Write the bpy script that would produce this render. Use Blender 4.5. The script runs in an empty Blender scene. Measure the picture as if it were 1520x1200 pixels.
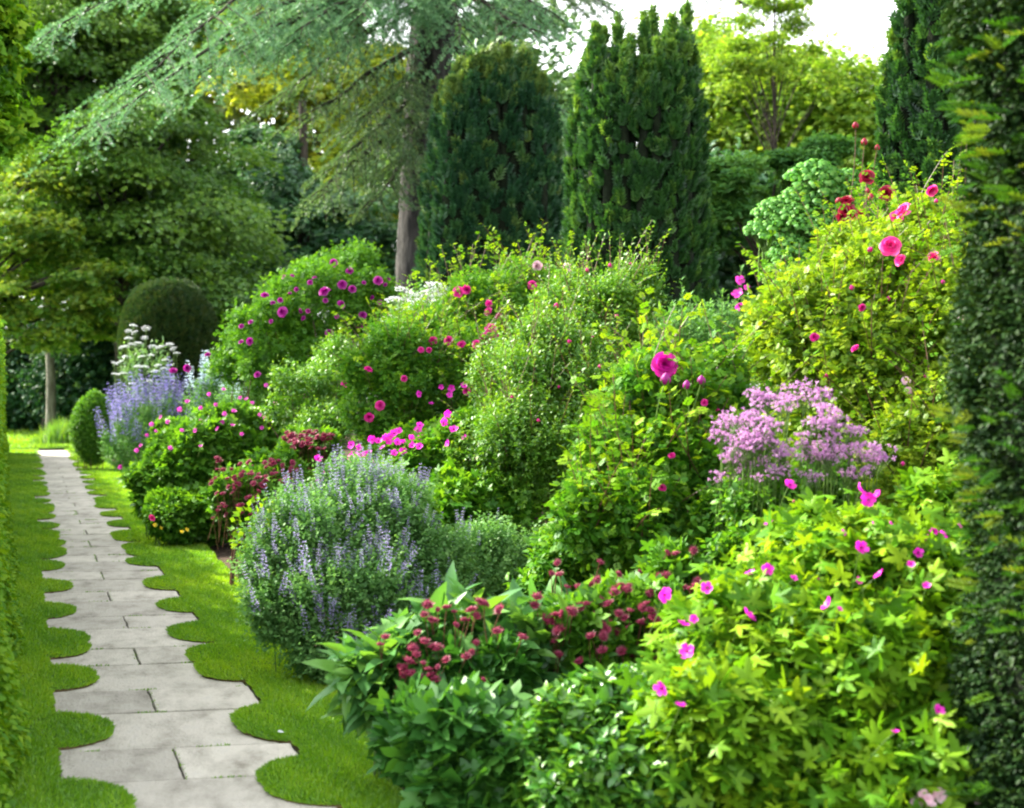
import bpy, math
import numpy as np
from math import radians, sin, cos, pi

# ------------------------------------------------------------------ camera, sky, sun, exposure
SC = bpy.context.scene
COL = SC.collection
EYE = 1.7
F = 2111.0            # focal length in pixels of the 1520 px wide photograph
CX, CY = 400.0, 575.0 # principal point and horizon in that photograph
cam = bpy.data.cameras.new('camera')
camo = bpy.data.objects.new('camera', cam); COL.objects.link(camo)
camo.location = (0, 0, EYE); camo.rotation_euler = (pi / 2, 0, 0)
cam.sensor_width = 36.0; cam.lens = 36.0 * F / 1520.0
cam.shift_x = (760 - CX) / 1520.0
cam.shift_y = (CY - 600) / 1520.0
cam.clip_start = 0.1; cam.clip_end = 600
cam.dof.use_dof = True; cam.dof.focus_distance = 9.5; cam.dof.aperture_fstop = 2.7
SC.camera = camo
SUN_AZ, SUN_EL = radians(-54), radians(36)     # azimuth from +Y, negative = to the left
sund = (sin(SUN_AZ) * cos(SUN_EL), cos(SUN_AZ) * cos(SUN_EL), sin(SUN_EL))
W = bpy.data.worlds.new('World'); SC.world = W; W.use_nodes = True
wn = W.node_tree; bg = wn.nodes['Background']
sky = wn.nodes.new('ShaderNodeTexSky'); sky.sky_type = 'NISHITA'; sky.sun_disc = False
sky.sun_elevation = SUN_EL; sky.sun_rotation = SUN_AZ
sky.air_density = 1.0; sky.dust_density = 2.0; sky.ozone_density = 1.0
hs = wn.nodes.new('ShaderNodeHueSaturation'); hs.inputs['Saturation'].default_value = .12   # thin summer haze: a paler sky
wn.links.new(sky.outputs[0], hs.inputs['Color']); wn.links.new(hs.outputs[0], bg.inputs[0]); bg.inputs[1].default_value = 0.15
sl = bpy.data.lights.new('sun', 'SUN'); sl.energy = 3.4; sl.angle = radians(0.6); sl.color = (1, .90, .72)
so = bpy.data.objects.new('sun', sl); COL.objects.link(so)
from mathutils import Vector
so.rotation_euler = Vector(sund).to_track_quat('Z', 'Y').to_euler(); so.location = (-30, 20, 40)
SC.view_settings.view_transform = 'Standard'; SC.view_settings.look = 'None'
SC.view_settings.exposure = 2.42; SC.view_settings.gamma = 1
SC.cycles.max_bounces = 6; SC.cycles.diffuse_bounces = 4; SC.cycles.glossy_bounces = 2
SC.cycles.transmission_bounces = 4; SC.cycles.transparent_max_bounces = 4
SC.cycles.filter_width = 2.1
SC.cycles.use_denoising = True

# ------------------------------------------------------------------ maths helpers
RS = np.random.default_rng(7)
def P(px, py, Y): return np.array([(px - CX) / F * Y, Y, EYE + (CY - py) / F * Y])
def B(px, py, Y, rpx, rpy, dep=None):
    """an ellipsoid of foliage that fills rpx x rpy pixels round px, py at distance Y"""
    c = P(px, py, Y); rx = rpx / F * Y
    return (c[0], c[1], c[2], rx, (dep if dep else rx * .85), rpy / F * Y)
def nz(v): return v / np.maximum(np.linalg.norm(v, axis=-1, keepdims=True), 1e-9)
TH = math.atan2(35 - CX, F)                    # the path's direction
PD = np.array([sin(TH), cos(TH)]); QD = np.array([cos(TH), -sin(TH)])
def path(s, o, z=0.0):
    s = np.asarray(s, float); o = np.asarray(o, float)
    return np.stack([PD[0] * s + QD[0] * o, PD[1] * s + QD[1] * o, np.broadcast_to(z, np.broadcast(s, o).shape)], -1)

# ------------------------------------------------------------------ materials
MATS = {}
def _mat(name):
    m = bpy.data.materials.new(name); m.use_nodes = True
    nt = m.node_tree; nt.nodes.clear(); out = nt.nodes.new('ShaderNodeOutputMaterial')
    return m, nt, out
def ramp(nt, cols, fac):
    r = nt.nodes.new('ShaderNodeValToRGB'); e = r.color_ramp.elements
    n = len(cols)
    while len(e) < n: e.new(0.5)
    for i, c in enumerate(cols):
        e[i].position = i / (n - 1); e[i].color = (*c, 1)
    nt.links.new(fac, r.inputs[0]); return r
def leaf_mat(name, cols, trans=.38, tcol=(1.5, 1.35, .55), gloss=.02, rough=.45):
    """cols: base colours by the leaf's own tint (young to old growth)"""
    if name in MATS: return MATS[name]
    m, nt, out = _mat(name)
    at = nt.nodes.new('ShaderNodeAttribute'); at.attribute_name = 'tint'
    r = ramp(nt, cols, at.outputs['Fac'])
    d = nt.nodes.new('ShaderNodeBsdfDiffuse'); nt.links.new(r.outputs[0], d.inputs[0])
    t = nt.nodes.new('ShaderNodeBsdfTranslucent')
    r2 = ramp(nt, [tuple(min(.95, c[i] * tcol[i]) for i in range(3)) for c in cols], at.outputs['Fac'])
    nt.links.new(r2.outputs[0], t.inputs[0])
    mx = nt.nodes.new('ShaderNodeMixShader'); mx.inputs[0].default_value = trans
    nt.links.new(d.outputs[0], mx.inputs[1]); nt.links.new(t.outputs[0], mx.inputs[2])
    last = mx
    if gloss > 0:
        g = nt.nodes.new('ShaderNodeBsdfGlossy'); g.inputs['Roughness'].default_value = rough
        g.inputs[0].default_value = (.9, .95, 1, 1)
        m2 = nt.nodes.new('ShaderNodeMixShader'); m2.inputs[0].default_value = gloss
        nt.links.new(mx.outputs[0], m2.inputs[1]); nt.links.new(g.outputs[0], m2.inputs[2]); last = m2
    nt.links.new(last.outputs[0], out.inputs[0]); MATS[name] = m; return m
def surf_mat(name, cols, scale=4., bump=.4, bscale=20., rough=.9, stretch=(1, 1, 1), detail=8, c0=.35, c1=.65, obj_var=0.):
    if name in MATS: return MATS[name]
    m, nt, out = _mat(name)
    tc = nt.nodes.new('ShaderNodeTexCoord'); mp = nt.nodes.new('ShaderNodeMapping'); mp.inputs['Scale'].default_value = stretch
    nt.links.new(tc.outputs['Object'], mp.inputs[0])
    n = nt.nodes.new('ShaderNodeTexNoise'); n.inputs['Scale'].default_value = scale; n.inputs['Detail'].default_value = detail
    n.inputs['Roughness'].default_value = .65
    nt.links.new(mp.outputs[0], n.inputs['Vector'])
    mr = nt.nodes.new('ShaderNodeMapRange'); mr.inputs[1].default_value = c0; mr.inputs[2].default_value = c1
    nt.links.new(n.outputs[0], mr.inputs[0])
    r = ramp(nt, cols, mr.outputs[0])
    if obj_var:
        oi = nt.nodes.new('ShaderNodeObjectInfo'); m2 = nt.nodes.new('ShaderNodeMapRange'); m2.inputs[3].default_value = 1 - obj_var; m2.inputs[4].default_value = 1 + obj_var; nt.links.new(oi.outputs['Random'], m2.inputs[0])
        vm = nt.nodes.new('ShaderNodeVectorMath'); vm.operation = 'SCALE'; nt.links.new(r.outputs[0], vm.inputs[0]); nt.links.new(m2.outputs[0], vm.inputs['Scale']); r = vm
    b = nt.nodes.new('ShaderNodeBsdfPrincipled'); b.inputs['Roughness'].default_value = rough
    b.inputs['Specular IOR Level'].default_value = .25
    nt.links.new(r.outputs[0], b.inputs['Base Color'])
    n2 = nt.nodes.new('ShaderNodeTexNoise'); n2.inputs['Scale'].default_value = bscale; n2.inputs['Detail'].default_value = 6
    nt.links.new(mp.outputs[0], n2.inputs['Vector'])
    bp = nt.nodes.new('ShaderNodeBump'); bp.inputs['Strength'].default_value = bump; bp.inputs['Distance'].default_value = .02
    nt.links.new(n2.outputs[0], bp.inputs['Height']); nt.links.new(bp.outputs[0], b.inputs['Normal'])
    nt.links.new(b.outputs[0], out.inputs[0]); MATS[name] = m; return m

# ------------------------------------------------------------------ objects
def tag(o, label=None, cat=None, group=None, kind=None):
    for k, v in (('label', label), ('category', cat), ('group', group), ('kind', kind)):
        if v: o[k] = v
    return o
def thing(name, label, cat, loc, group=None):
    o = bpy.data.objects.new(name, None); COL.objects.link(o); o.location = [float(x) for x in loc]
    o.empty_display_size = .1
    return tag(o, label, cat, group)
class Geo:
    """collects polygons (world coordinates); build() links them as one mesh object"""
    def __init__(s): s.v = []; s.f = []; s.t = []; s.n = 0; s.m = []
    def add(s, V, faces, tint=.5, mi=0):
        """V (T,m,3) copies of a template, faces = list of index tuples of the template"""
        V = np.asarray(V, float)
        if V.ndim == 2: V = V[None]
        T, m, _ = V.shape
        if T == 0: return
        s.v.append(V.reshape(-1, 3))
        tint = np.broadcast_to(np.asarray(tint, float), (T,))
        s.t.append(np.repeat(tint, m))
        off = (np.arange(T) * m + s.n)[:, None]
        by = {}
        for f in faces: by.setdefault(len(f), []).append(f)
        for k, fl in by.items():
            a = np.asarray(fl)                                    # (q,k)
            s.f.append((k, (off[:, :, None] + a[None]).reshape(-1, k), mi))
        s.n += T * m
    def mesh(s, name, mats, loc=(0, 0, 0), smooth=True):
        V = np.concatenate(s.v) - np.asarray(loc, float)
        tint = np.concatenate(s.t)
        nf = sum(len(a) for k, a, _ in s.f); nl = sum(a.size for k, a, _ in s.f)
        me = bpy.data.meshes.new(name)
        me.vertices.add(len(V)); me.vertices.foreach_set('co', V.astype(np.float32).ravel())
        me.loops.add(nl); me.loops.foreach_set('vertex_index', np.concatenate([a.ravel() for k, a, _ in s.f]).astype(np.int32))
        tot = np.concatenate([np.full(len(a), k) for k, a, _ in s.f])
        st = np.concatenate([[0], np.cumsum(tot)[:-1]])
        me.polygons.add(nf); me.polygons.foreach_set('loop_start', st.astype(np.int32))
        me.polygons.foreach_set('material_index', np.concatenate([np.full(len(a), mi) for k, a, mi in s.f]).astype(np.int32))
        me.polygons.foreach_set('use_smooth', np.full(nf, smooth))
        at = me.attributes.new('tint', 'FLOAT', 'POINT'); at.data.foreach_set('value', tint.astype(np.float32))
        for m in (mats if isinstance(mats, (list, tuple)) else [mats]): me.materials.append(m)
        me.update(calc_edges=True); return me
    def build(s, name, mats, parent=None, loc=None, smooth=True):
        l = np.array(parent.location) if (parent and loc is None) else np.array(loc if loc is not None else (0, 0, 0), float)
        me = s.mesh(name, mats, l, smooth)
        o = bpy.data.objects.new(name, me); COL.objects.link(o)
        if parent: o.parent = parent
        else: o.location = l
        return o
def tube(g, pts, r0, r1, sides=5, tint=.5, mi=0):
    pts = np.asarray(pts, float); n = len(pts)
    d = nz(np.gradient(pts, axis=0)); ref = np.where(np.abs(d[:, 2:3]) > .9, [[1., 0, 0]], [[0, 0, 1.]])
    x = nz(np.cross(d, ref)); y = np.cross(d, x)
    r = np.asarray(r0) * np.ones(n) if np.ndim(r0) else np.linspace(r0, r1, n)
    a = np.arange(sides) * 2 * pi / sides
    V = pts[:, None] + r[:, None, None] * (np.cos(a)[None, :, None] * x[:, None] + np.sin(a)[None, :, None] * y[:, None])
    f = []
    for i in range(n - 1):
        for j in range(sides):
            k = (j + 1) % sides
            f.append((i * sides + j, i * sides + k, (i + 1) * sides + k, (i + 1) * sides + j))
    g.add(V.reshape(1, -1, 3), f, tint, mi)
def tubes(g, A, M, C, r0, r1, sides=3, seg=4, tint=.5, mi=0):
    """many quadratic curves A-M-C at once"""
    A, M, C = (np.asarray(x, float) for x in (A, M, C)); N = len(A)
    if N == 0: return
    t = np.linspace(0, 1, seg + 1)[None, :, None]
    pts = (1 - t) ** 2 * A[:, None] + 2 * t * (1 - t) * M[:, None] + t * t * C[:, None]
    d = nz(np.gradient(pts, axis=1)); x = nz(np.cross(d, np.broadcast_to([.31, .87, .38], d.shape))); y = np.cross(d, x)
    r = np.linspace(0, 1, seg + 1)[None, :] * (np.broadcast_to(r1, N)[:, None] - np.broadcast_to(r0, N)[:, None]) + np.broadcast_to(r0, N)[:, None]
    a = np.arange(sides) * 2 * pi / sides
    V = pts[:, :, None] + r[:, :, None, None] * (np.cos(a)[None, None, :, None] * x[:, :, None] + np.sin(a)[None, None, :, None] * y[:, :, None])
    f = [(i * sides + j, i * sides + (j + 1) % sides, (i + 1) * sides + (j + 1) % sides, (i + 1) * sides + j) for i in range(seg) for j in range(sides)]
    g.add(V.reshape(N, -1, 3), f, tint, mi)
def inst(g, tpl, pos, d, n, size, tint=.5, wid=1., mi=0):
    """place the template (verts, faces) at pos with its length along d and its upper face towards n"""
    V, fc = tpl; d = nz(d); x = nz(np.cross(d, n)); z = np.cross(x, d)
    size = np.broadcast_to(np.asarray(size, float), (len(pos),))[:, None, None]; wid = np.broadcast_to(np.asarray(wid, float), (len(pos),))[:, None, None]
    w = pos[:, None] + size * (V[None, :, 0:1] * wid * x[:, None] + V[None, :, 1:2] * d[:, None] + V[None, :, 2:3] * z[:, None])
    g.add(w, fc, tint, mi)

# ------------------------------------------------------------------ leaf and flower templates (length 1 along +Y)
def t_diamond(w=.3, fold=.08, droop=.12):
    V = np.array([(0, 0, 0), (w, .42, fold), (0, 1, -droop), (-w, .42, fold), (0, .46, 0)], float)
    return V, [(0, 1, 2, 4), (0, 4, 2, 3)]
def t_leaf(w=.3, fold=.1, droop=.25):
    ys = [0, .35, .7, 1]; V = [(0, y, -droop * y * y) for y in ys]
    for s in (1, -1):
        for y, k in ((.14, .6), (.42, 1.), (.74, .66)): V.append((s * w * k, y, fold * k - droop * y * y))
    f = []
    for b, fl in ((4, 0), (7, 1)):
        q = [(0, b, b + 1, 1), (1, b + 1, b + 2, 2), (2, b + 2, 3)]
        f += [tuple(reversed(x)) if fl else x for x in q]
    return np.array(V, float), f
def t_compound(k=5, w=.34, leaf=None):
    V0, f0 = t_diamond(w, .07, .12); V = []; f = []
    pairs = k // 2
    spots = [(1 if s > 0 else -1, .3 + .38 * i / max(1, pairs - 1)) for i in range(pairs) for s in (1, -1)] + [(0, .66)]
    for s, y in spots:
        a = 0 if s == 0 else -s * 1.05
        R = np.array([[cos(a), -sin(a), 0], [sin(a), cos(a), 0], [0, 0, 1]])
        sz = .4 if s else .44
        n = len(V); V += [tuple(R @ (v * sz) + np.array([0, y, -.14 * y * y])) for v in V0]; f += [tuple(i + n for i in q) for q in f0]
    n = len(V); V += [(-.008, 0, 0), (.008, 0, 0), (0, .68, -.07)]; f.append((n, n + 1, n + 2))
    return np.array(V), f
def t_palmate(lobes=7, spread=2.5, valley=.42, cup=.16, teeth=True):
    V = [(0, 0, 0)]; out = []
    for i in range(lobes):
        u = (i / (lobes - 1) - .5) * 2; a = u * spread; r = 1 - .32 * abs(u) ** 1.5
        st = spread / (lobes - 1)
        for da, rr in ((-1., valley * (.9 if abs(u) > .8 else 1)), (-.62, r * .68), (-.48, r * .62), (-.26, r * .86), (0, r), (.26, r * .86), (.48, r * .62), (.62, r * .68)):
            if not teeth and abs(da) in (.48, .26): continue
            aa = a + da * st; out.append((sin(aa) * rr, cos(aa) * rr, cup * rr * rr * (.6 + .8 * abs(da)) - .10 * rr + .10 * sin(3.1 * aa + 1) * rr))
    out.append((sin(spread * 1.12) * valley * .8, cos(spread * 1.12) * valley * .8, 0))
    V += out; n = len(out)
    return np.array(V), [(0, i + 2, i + 1) for i in range(n - 1)]
def t_shoot(n=7, ln=.4, w=.045, ang=.95, tip=True):
    """a conifer shoot: an axis with flat needles to both sides and above"""
    V = []; f = []
    for i in range(n):
        y = .05 + .8 * i / n
        for s, e in ((1, .12), (-1, .12), (.3 * (-1) ** i, .8)):
            l = ln * (1 - .35 * i / n); dx, dy, dz = s * sin(ang) * l, cos(ang) * l, e * l * .6
            k = len(V); V += [(0, y - w * .6, 0), (dx * .5, y + dy * .5 - w, dz * .5), (dx, y + dy, dz), (dx * .5, y + dy * .5 + w, dz * .5)]; f.append((k, k + 1, k + 2, k + 3))
    k = len(V); V += [(-.025, 0, 0), (.025, 0, 0), (0, 1, 0), (0, .9, .05)]; f += [(k, k + 1, k + 2), (k, k + 2, k + 3)]
    return np.array(V), f
def t_tuft(n=9, w=.06):
    """rosette of needles, cedar-like"""
    V = []; f = []; r = np.random.default_rng(3)
    for i in range(n):
        a = i * 2.4; e = .25 + .9 * ((i * .618) % 1)
        d = np.array([sin(a) * cos(e), cos(a) * cos(e) * .8 + .35, sin(e)]); d /= np.linalg.norm(d)
        p = nz(np.cross(d, [.2, .3, .9])) * w
        k = len(V); V += [tuple(-p * .6), tuple(p * .6), tuple(d * .6 + p), tuple(d), tuple(d * .6 - p)]; f.append((k, k + 1, k + 2, k + 3, k + 4))
    return np.array(V), f
def t_clump(n=6, w=.36, seed=1):
    """a twig end with n leaves, for trees far off"""
    r = np.random.default_rng(seed); V0, f0 = t_diamond(w, .06, .2); V = []; f = []
    for i in range(n):
        a = r.uniform(-1.5, 1.5); t = r.uniform(-.5, .5); y = r.uniform(0, .62)
        R = np.array([[cos(a), -sin(a), 0], [sin(a), cos(a), 0], [0, 0, 1]]) @ np.array([[cos(t), 0, sin(t)], [0, 1, 0], [-sin(t), 0, cos(t)]])
        k = len(V); V += [tuple(R @ (v * r.uniform(.4, .56)) + (r.uniform(-.12, .12), y, r.uniform(-.1, .1))) for v in V0]; f += [tuple(i + k for i in q) for q in f0]
    return np.array(V), f
DIA = t_diamond(); LEAF = t_leaf(); LANCE = t_leaf(.2, .06, .3); WIDE = t_leaf(.36, .12, .3); ROSE = t_compound(5, .36); ROSE7 = t_compound(7, .3)
SMALL = t_diamond(.36, .1, .1); PALM = t_palmate(5, 2.2, .3, -.25); PALM5 = t_palmate(5, 2.3, .4, .2, False); YEW = t_shoot(); YEWFAR = t_shoot(4, .5, .07); TUFT = t_tuft(); CLUMP = t_clump(); CLUMP2 = t_clump(7, .24, 5)

# ------------------------------------------------------------------ foliage growth
def surface_points(blobs, n, rng, lump=.13, zmin=.03, freq=3.):
    bl = np.array(blobs, float); c, r = bl[:, :3], bl[:, 3:]
    area = (r[:, 0] * r[:, 1] + r[:, 0] * r[:, 2] + r[:, 1] * r[:, 2]); pk = rng.choice(len(bl), int(n * 2.2), p=area / area.sum())
    u = nz(rng.normal(size=(len(pk), 3)))
    ph = rng.uniform(0, 6, (len(bl), 3, 3))
    q = u * freq
    nse = sum(np.sin(q[:, (i + 1) % 3] * (1.3 + .5 * i) + ph[pk, i, 0]) * np.sin(q[:, i] * 1.7 + ph[pk, i, 1]) for i in range(3)) / 2.
    k = 1 + lump * nse
    p = c[pk] + u * r[pk] * k[:, None]
    nr = nz(u / r[pk])
    inside = np.zeros(len(pk), bool)
    for j in range(len(bl)):
        e = (((p - c[j]) / r[j]) ** 2).sum(1)
        inside |= (e < .72) & (pk != j)
    ok = ~inside & (p[:, 2] > zmin)
    p, nr = p[ok], nr[ok]
    return p[:n], nr[:n]
def shoots(g, tpl, base, D, L, k, size, rng, spread=1.0, tint_s=.4, start=.15, wid=1., flat=0., mi=0, szv=.25):
    """leaves in a spiral along shoots; base (N,3), D (N,3) unit, L (N,)"""
    N = len(base)
    if N == 0: return
    t = np.linspace(start, 1, k)[None, :] + rng.uniform(-.04, .04, (N, k))
    a = (np.arange(k) * 2.4)[None, :] + rng.uniform(0, 6.3, (N, 1)) + rng.normal(0, .25, (N, k))
    ref = nz(rng.normal(size=(N, 3))); x = nz(np.cross(D, ref)); y = np.cross(D, x)
    rad = np.cos(a)[..., None] * x[:, None] + np.sin(a)[..., None] * y[:, None]
    pos = base[:, None] + D[:, None] * (L[:, None] * t)[..., None]
    sp = (spread * (1.15 - .55 * t))[..., None]
    ld = nz(D[:, None] * (1 - flat) + rad * sp + rng.normal(0, .15, rad.shape))
    ld[..., 2] -= .08 + .35 * rng.uniform(0, 1, ld.shape[:2]) ** 2
    nn = nz(D[:, None] * .7 + np.array([0, 0, .6]) - rad * .1 + rng.normal(0, .2, rad.shape))
    ti = np.clip(rng.uniform(0, 1, (N, 1)) * tint_s + rng.uniform(0, 1, (N, k)) * (.75 - tint_s) + .25 * t, 0, 1)
    sz = size * rng.uniform(1 - szv * 1.5, 1 + szv, (N, k)) * (1.1 - .35 * t)
    inst(g, tpl, pos.reshape(-1, 3), ld.reshape(-1, 3), nn.reshape(-1, 3), sz.ravel(), ti.ravel(), wid, mi)
def shrub_leaves(g, blobs, n, L, k, size, tpl, rng, up=.45, rand=.45, spread=1.0, lump=.13, inner=.45, wid=1., freq=3., flat=0.):
    p, nr = surface_points(blobs, n, rng, lump, freq=freq)
    D = nz(nr + np.array([0, 0, up]) + rng.normal(0, rand, p.shape))
    Ls = L * rng.uniform(.6, 1.3, len(p)); b = p - D * (Ls * .75)[:, None]
    shoots(g, tpl, b, D, Ls, k, size, rng, spread, wid=wid, flat=flat)
    if inner > 0:
        sb = [(a, b_, c, x * .78, y * .78, z * .8) for a, b_, c, x, y, z in blobs]
        p2, n2 = surface_points(sb, int(n * inner), rng, lump)
        D2 = nz(n2 * .7 + np.array([0, 0, up]) + rng.normal(0, .6, p2.shape)); L2 = L * rng.uniform(.7, 1.3, len(p2))
        shoots(g, tpl, p2 - D2 * (L2 * .6)[:, None], D2, L2, k, size * 1.1, rng, spread, wid=wid, flat=flat)
    return p, nr, b, D
def stem_set(g, blobs, ends, rng, m=40, r0=.009, r1=.003, foot=.3, tint=.4):
    bl = np.array(blobs); lo = bl[np.argsort(bl[:, 2])[:max(1, (len(bl) + 1) // 2)]]
    k = rng.choice(len(ends), min(m, len(ends)), replace=False); C = ends[k]
    j = rng.integers(0, len(lo), len(C)); a = rng.uniform(0, 6.3, len(C)); q = np.sqrt(rng.uniform(0, 1, len(C))) * foot
    A = np.stack([lo[j, 0] * .6 + C[:, 0] * .4 * 1 + np.cos(a) * q * lo[j, 3], lo[j, 1] * .6 + C[:, 1] * .4 + np.sin(a) * q * lo[j, 4], np.full(len(C), -.03)], 1)
    M = A * .5 + C * .5; M[:, 2] = C[:, 2] * .75 ; M[:, :2] = A[:, :2] * .75 + C[:, :2] * .25
    tubes(g, A, M, C, r0, r1, 4, 5, tint)
def ray_front(px, py, blobs):
    d = np.array([(px - CX) / F, 1., (CY - py) / F]); o = np.array([0, 0, EYE]); best = None; near = None
    for c in blobs:
        cc = np.array(c[:3]); r = np.array(c[3:]); dd = d / r; oo = (o - cc) / r
        A = dd @ dd; Bq = 2 * dd @ oo; Cq = oo @ oo - 1; disc = Bq * Bq - 4 * A * Cq
        if disc > 0:
            t = (-Bq - math.sqrt(disc)) / 2 / A
            if best is None or t < best: best = t
        t0 = -Bq / 2 / A; e = ((oo + dd * t0) ** 2).sum()
        if near is None or e < near[0]: near = (e, t0)
    t = best if best is not None else near[1]
    return o + d * (t - .04)
def center(blobs):
    b = np.array(blobs); w = b[:, 3] * b[:, 5]
    return np.array([(b[:, 0] * w).sum() / w.sum(), (b[:, 1] * w).sum() / w.sum(), 0.])
def put(mesh, name, parent, loc, facing, size, rng):
    o = bpy.data.objects.new(name, mesh); COL.objects.link(o); o.parent = parent
    o.location = Vector([float(x) for x in np.asarray(loc) - np.array(parent.location)])
    q = Vector([float(x) for x in facing]).to_track_quat('Z', 'Y'); e = q.to_matrix() @ __import__('mathutils').Matrix.Rotation(rng.uniform(0, 6.28), 3, 'Z')
    o.rotation_euler = e.to_euler(); o.scale = (float(size),) * 3
    return o

# flower meshes, facing +Z, diameter 1
def rose_mesh(name, mat, seed, open_=1.):
    g = Geo(); r = np.random.default_rng(seed)
    for ring, (n, tilt, ln) in enumerate(((5, 1.25, .52), (6, 1.0, .5), (6, .72, .42), (6, .5, .36), (5, .25, .30), (5, -.15, .26), (4, -.45, .22))):
        for i in range(n):
            a = i * 2 * pi / n + ring * .6 + r.uniform(-.2, .2); tl = tilt * open_ + r.uniform(-.13, .13)
            u = np.linspace(-1, 1, 5)[None, :]; v = np.linspace(0, 1, 4)[:, None]
            wv = .3 * np.sin(np.clip(v * 1.9 + .55, 0, 2.9)) * (.45 + .55 * ln / .45)
            x = u * wv; L = ln * (v - .12 * u * u * v)
            bend = tl * (.55 + .75 * v) ; y = np.sin(bend) * L; z = np.cos(bend) * L + .1 * u * u * v * .5 + .05 * (r.uniform(-1, 1)) * u * v
            X = np.cos(a) * y - np.sin(a) * x; Y = np.sin(a) * y + np.cos(a) * x
            V = np.stack(np.broadcast_arrays(X, Y, z - .1), -1).reshape(1, -1, 3)
            f = [(j * 5 + k, j * 5 + k + 1, j * 5 + k + 6, j * 5 + k + 5) for j in range(3) for k in range(4)]
            g.add(V, f, np.clip(r.uniform(0, 1) * .7 + .06 * (4 - ring), 0, 1))
    return g.mesh(name, mat)
def bud_mesh(name, mat, green):
    g = Geo(); n = 8
    prof = [(0, .0), (.3, .12), (.42, .35), (.38, .6), (.22, .85), (.05, 1.0)]
    V = np.array([[(r * cos(a), r * sin(a), z - .3) for a in np.arange(n) * 2 * pi / n] for r, z in prof]).reshape(1, -1, 3)
    g.add(V, [(i * n + j, i * n + (j + 1) % n, (i + 1) * n + (j + 1) % n, (i + 1) * n + j) for i in range(5) for j in range(n)], .4)
    for i in range(5):
        a = i * 2 * pi / 5; d = np.array([cos(a), sin(a), 0]); s = np.array([-sin(a), cos(a), 0])
        g.add(np.array([[d * .05 + (0, 0, -.4), d * .42 + s * .12 + (0, 0, -.1), d * .5 + (0, 0, .45), d * .42 - s * .12 + (0, 0, -.1)]]), [(0, 1, 2, 3)], .5, 1)
    return g.mesh(name, [mat, green])
def geranium_mesh(name, mats, seed):
    g = Geo(); r = np.random.default_rng(seed)
    for i in range(5):
        a = i * 2 * pi / 5 + r.uniform(-.1, .1)
        u = np.linspace(-1, 1, 5)[None, :]; v = np.linspace(0, 1, 4)[:, None]
        x = u * .225 * np.sin(np.clip(.2 + v * 1.95, 0, 2.4)); y = .04 + v * .48 - .05 * u * u * v; z = .16 * v * v * (1 + r.uniform(-.5, .9)) + .03 * u * u + .02 * r.normal()
        X = np.cos(a) * y - np.sin(a) * x; Y = np.sin(a) * y + np.cos(a) * x
        V = np.stack(np.broadcast_arrays(X, Y, z), -1).reshape(1, -1, 3)
        g.add(V, [(j * 5 + k, j * 5 + k + 1, j * 5 + k + 6, j * 5 + k + 5) for j in range(3) for k in range(4)], r.uniform(.3, .9))
    for i in range(7):
        a = i * .9; d = np.array([cos(a) * .05, sin(a) * .05, 0]); s = np.array([-sin(a), cos(a), 0]) * .022
        g.add(np.array([[d - s, d + s, d * 1.6 + s * 1.4 + (0, 0, .16), d * 1.6 - s * 1.4 + (0, 0, .16)]]), [(0, 1, 2, 3)], .5, 1)
    return g.mesh(name, mats)
def astrantia_mesh(name, mats, seed):
    g = Geo(); r = np.random.default_rng(seed)
    for i in range(14):                                          # bracts
        a = i * 2 * pi / 14; d = np.array([cos(a), sin(a), .35 + r.uniform(-.15, .15)]); s = np.array([-sin(a), cos(a), 0]) * .1
        g.add(np.array([[d * .08, d * .34 + s * .8, d * .64, d * .34 - s * .8]]), [(0, 1, 2, 3)], r.uniform(.1, .8))
    for i in range(60):                                          # pin florets
        z = 1 - i / 62; a = i * 2.4; e = math.acos(min(1, z)); d = np.array([sin(e) * cos(a), sin(e) * sin(a), cos(e) * .9])
        n1 = nz(np.cross(d, [.3, .5, .8])) * .055; n2 = np.cross(d, n1)
        c = d * r.uniform(.2, .42); t = c + d * .08
        g.add(np.array([[d * .05, c + n1, c + n2, c - n1, c - n2, t]]), [(0, 1, 2), (0, 2, 3), (0, 3, 4), (0, 4, 1), (5, 2, 1), (5, 3, 2), (5, 4, 3), (5, 1, 4)], r.uniform(.2, 1))
    return g.mesh(name, mats)
def fluff_mesh(name, mats, seed, n=240, flat=.7, hair=.07, pw=.01):
    """a head of thread-like stamens in small pompoms (meadow rue), or of dots (umbels)"""
    g = Geo(); r = np.random.default_rng(seed)
    k = max(6, n // 14)
    pc = nz(r.normal(size=(k, 3))) * r.uniform(.15, .5, (k, 1)); pc[:, 2] *= flat
    ci = r.integers(0, k, n); d = nz(r.normal(size=(n, 3)))
    d[:, 2] -= .2
    a = pc[ci]; b = a + d * hair * r.uniform(.7, 1.4, (n, 1)); s = nz(np.cross(d, r.normal(size=(n, 3)))) * pw
    g.add(np.stack([a - s * .5, a + s * .5, b + s * 1.3, b + d * .02, b - s * 1.3], 1), [(0, 1, 2, 3, 4)], np.repeat(r.uniform(0, .6, k)[ci], 1) + r.uniform(0, .4, n))
    A = np.repeat([[0, 0, -.75]], k, 0); tubes(g, A, A * .4 + pc * .5, pc, .008, .005, 3, 3, .4, 1)
    return g.mesh(name, mats)
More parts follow.
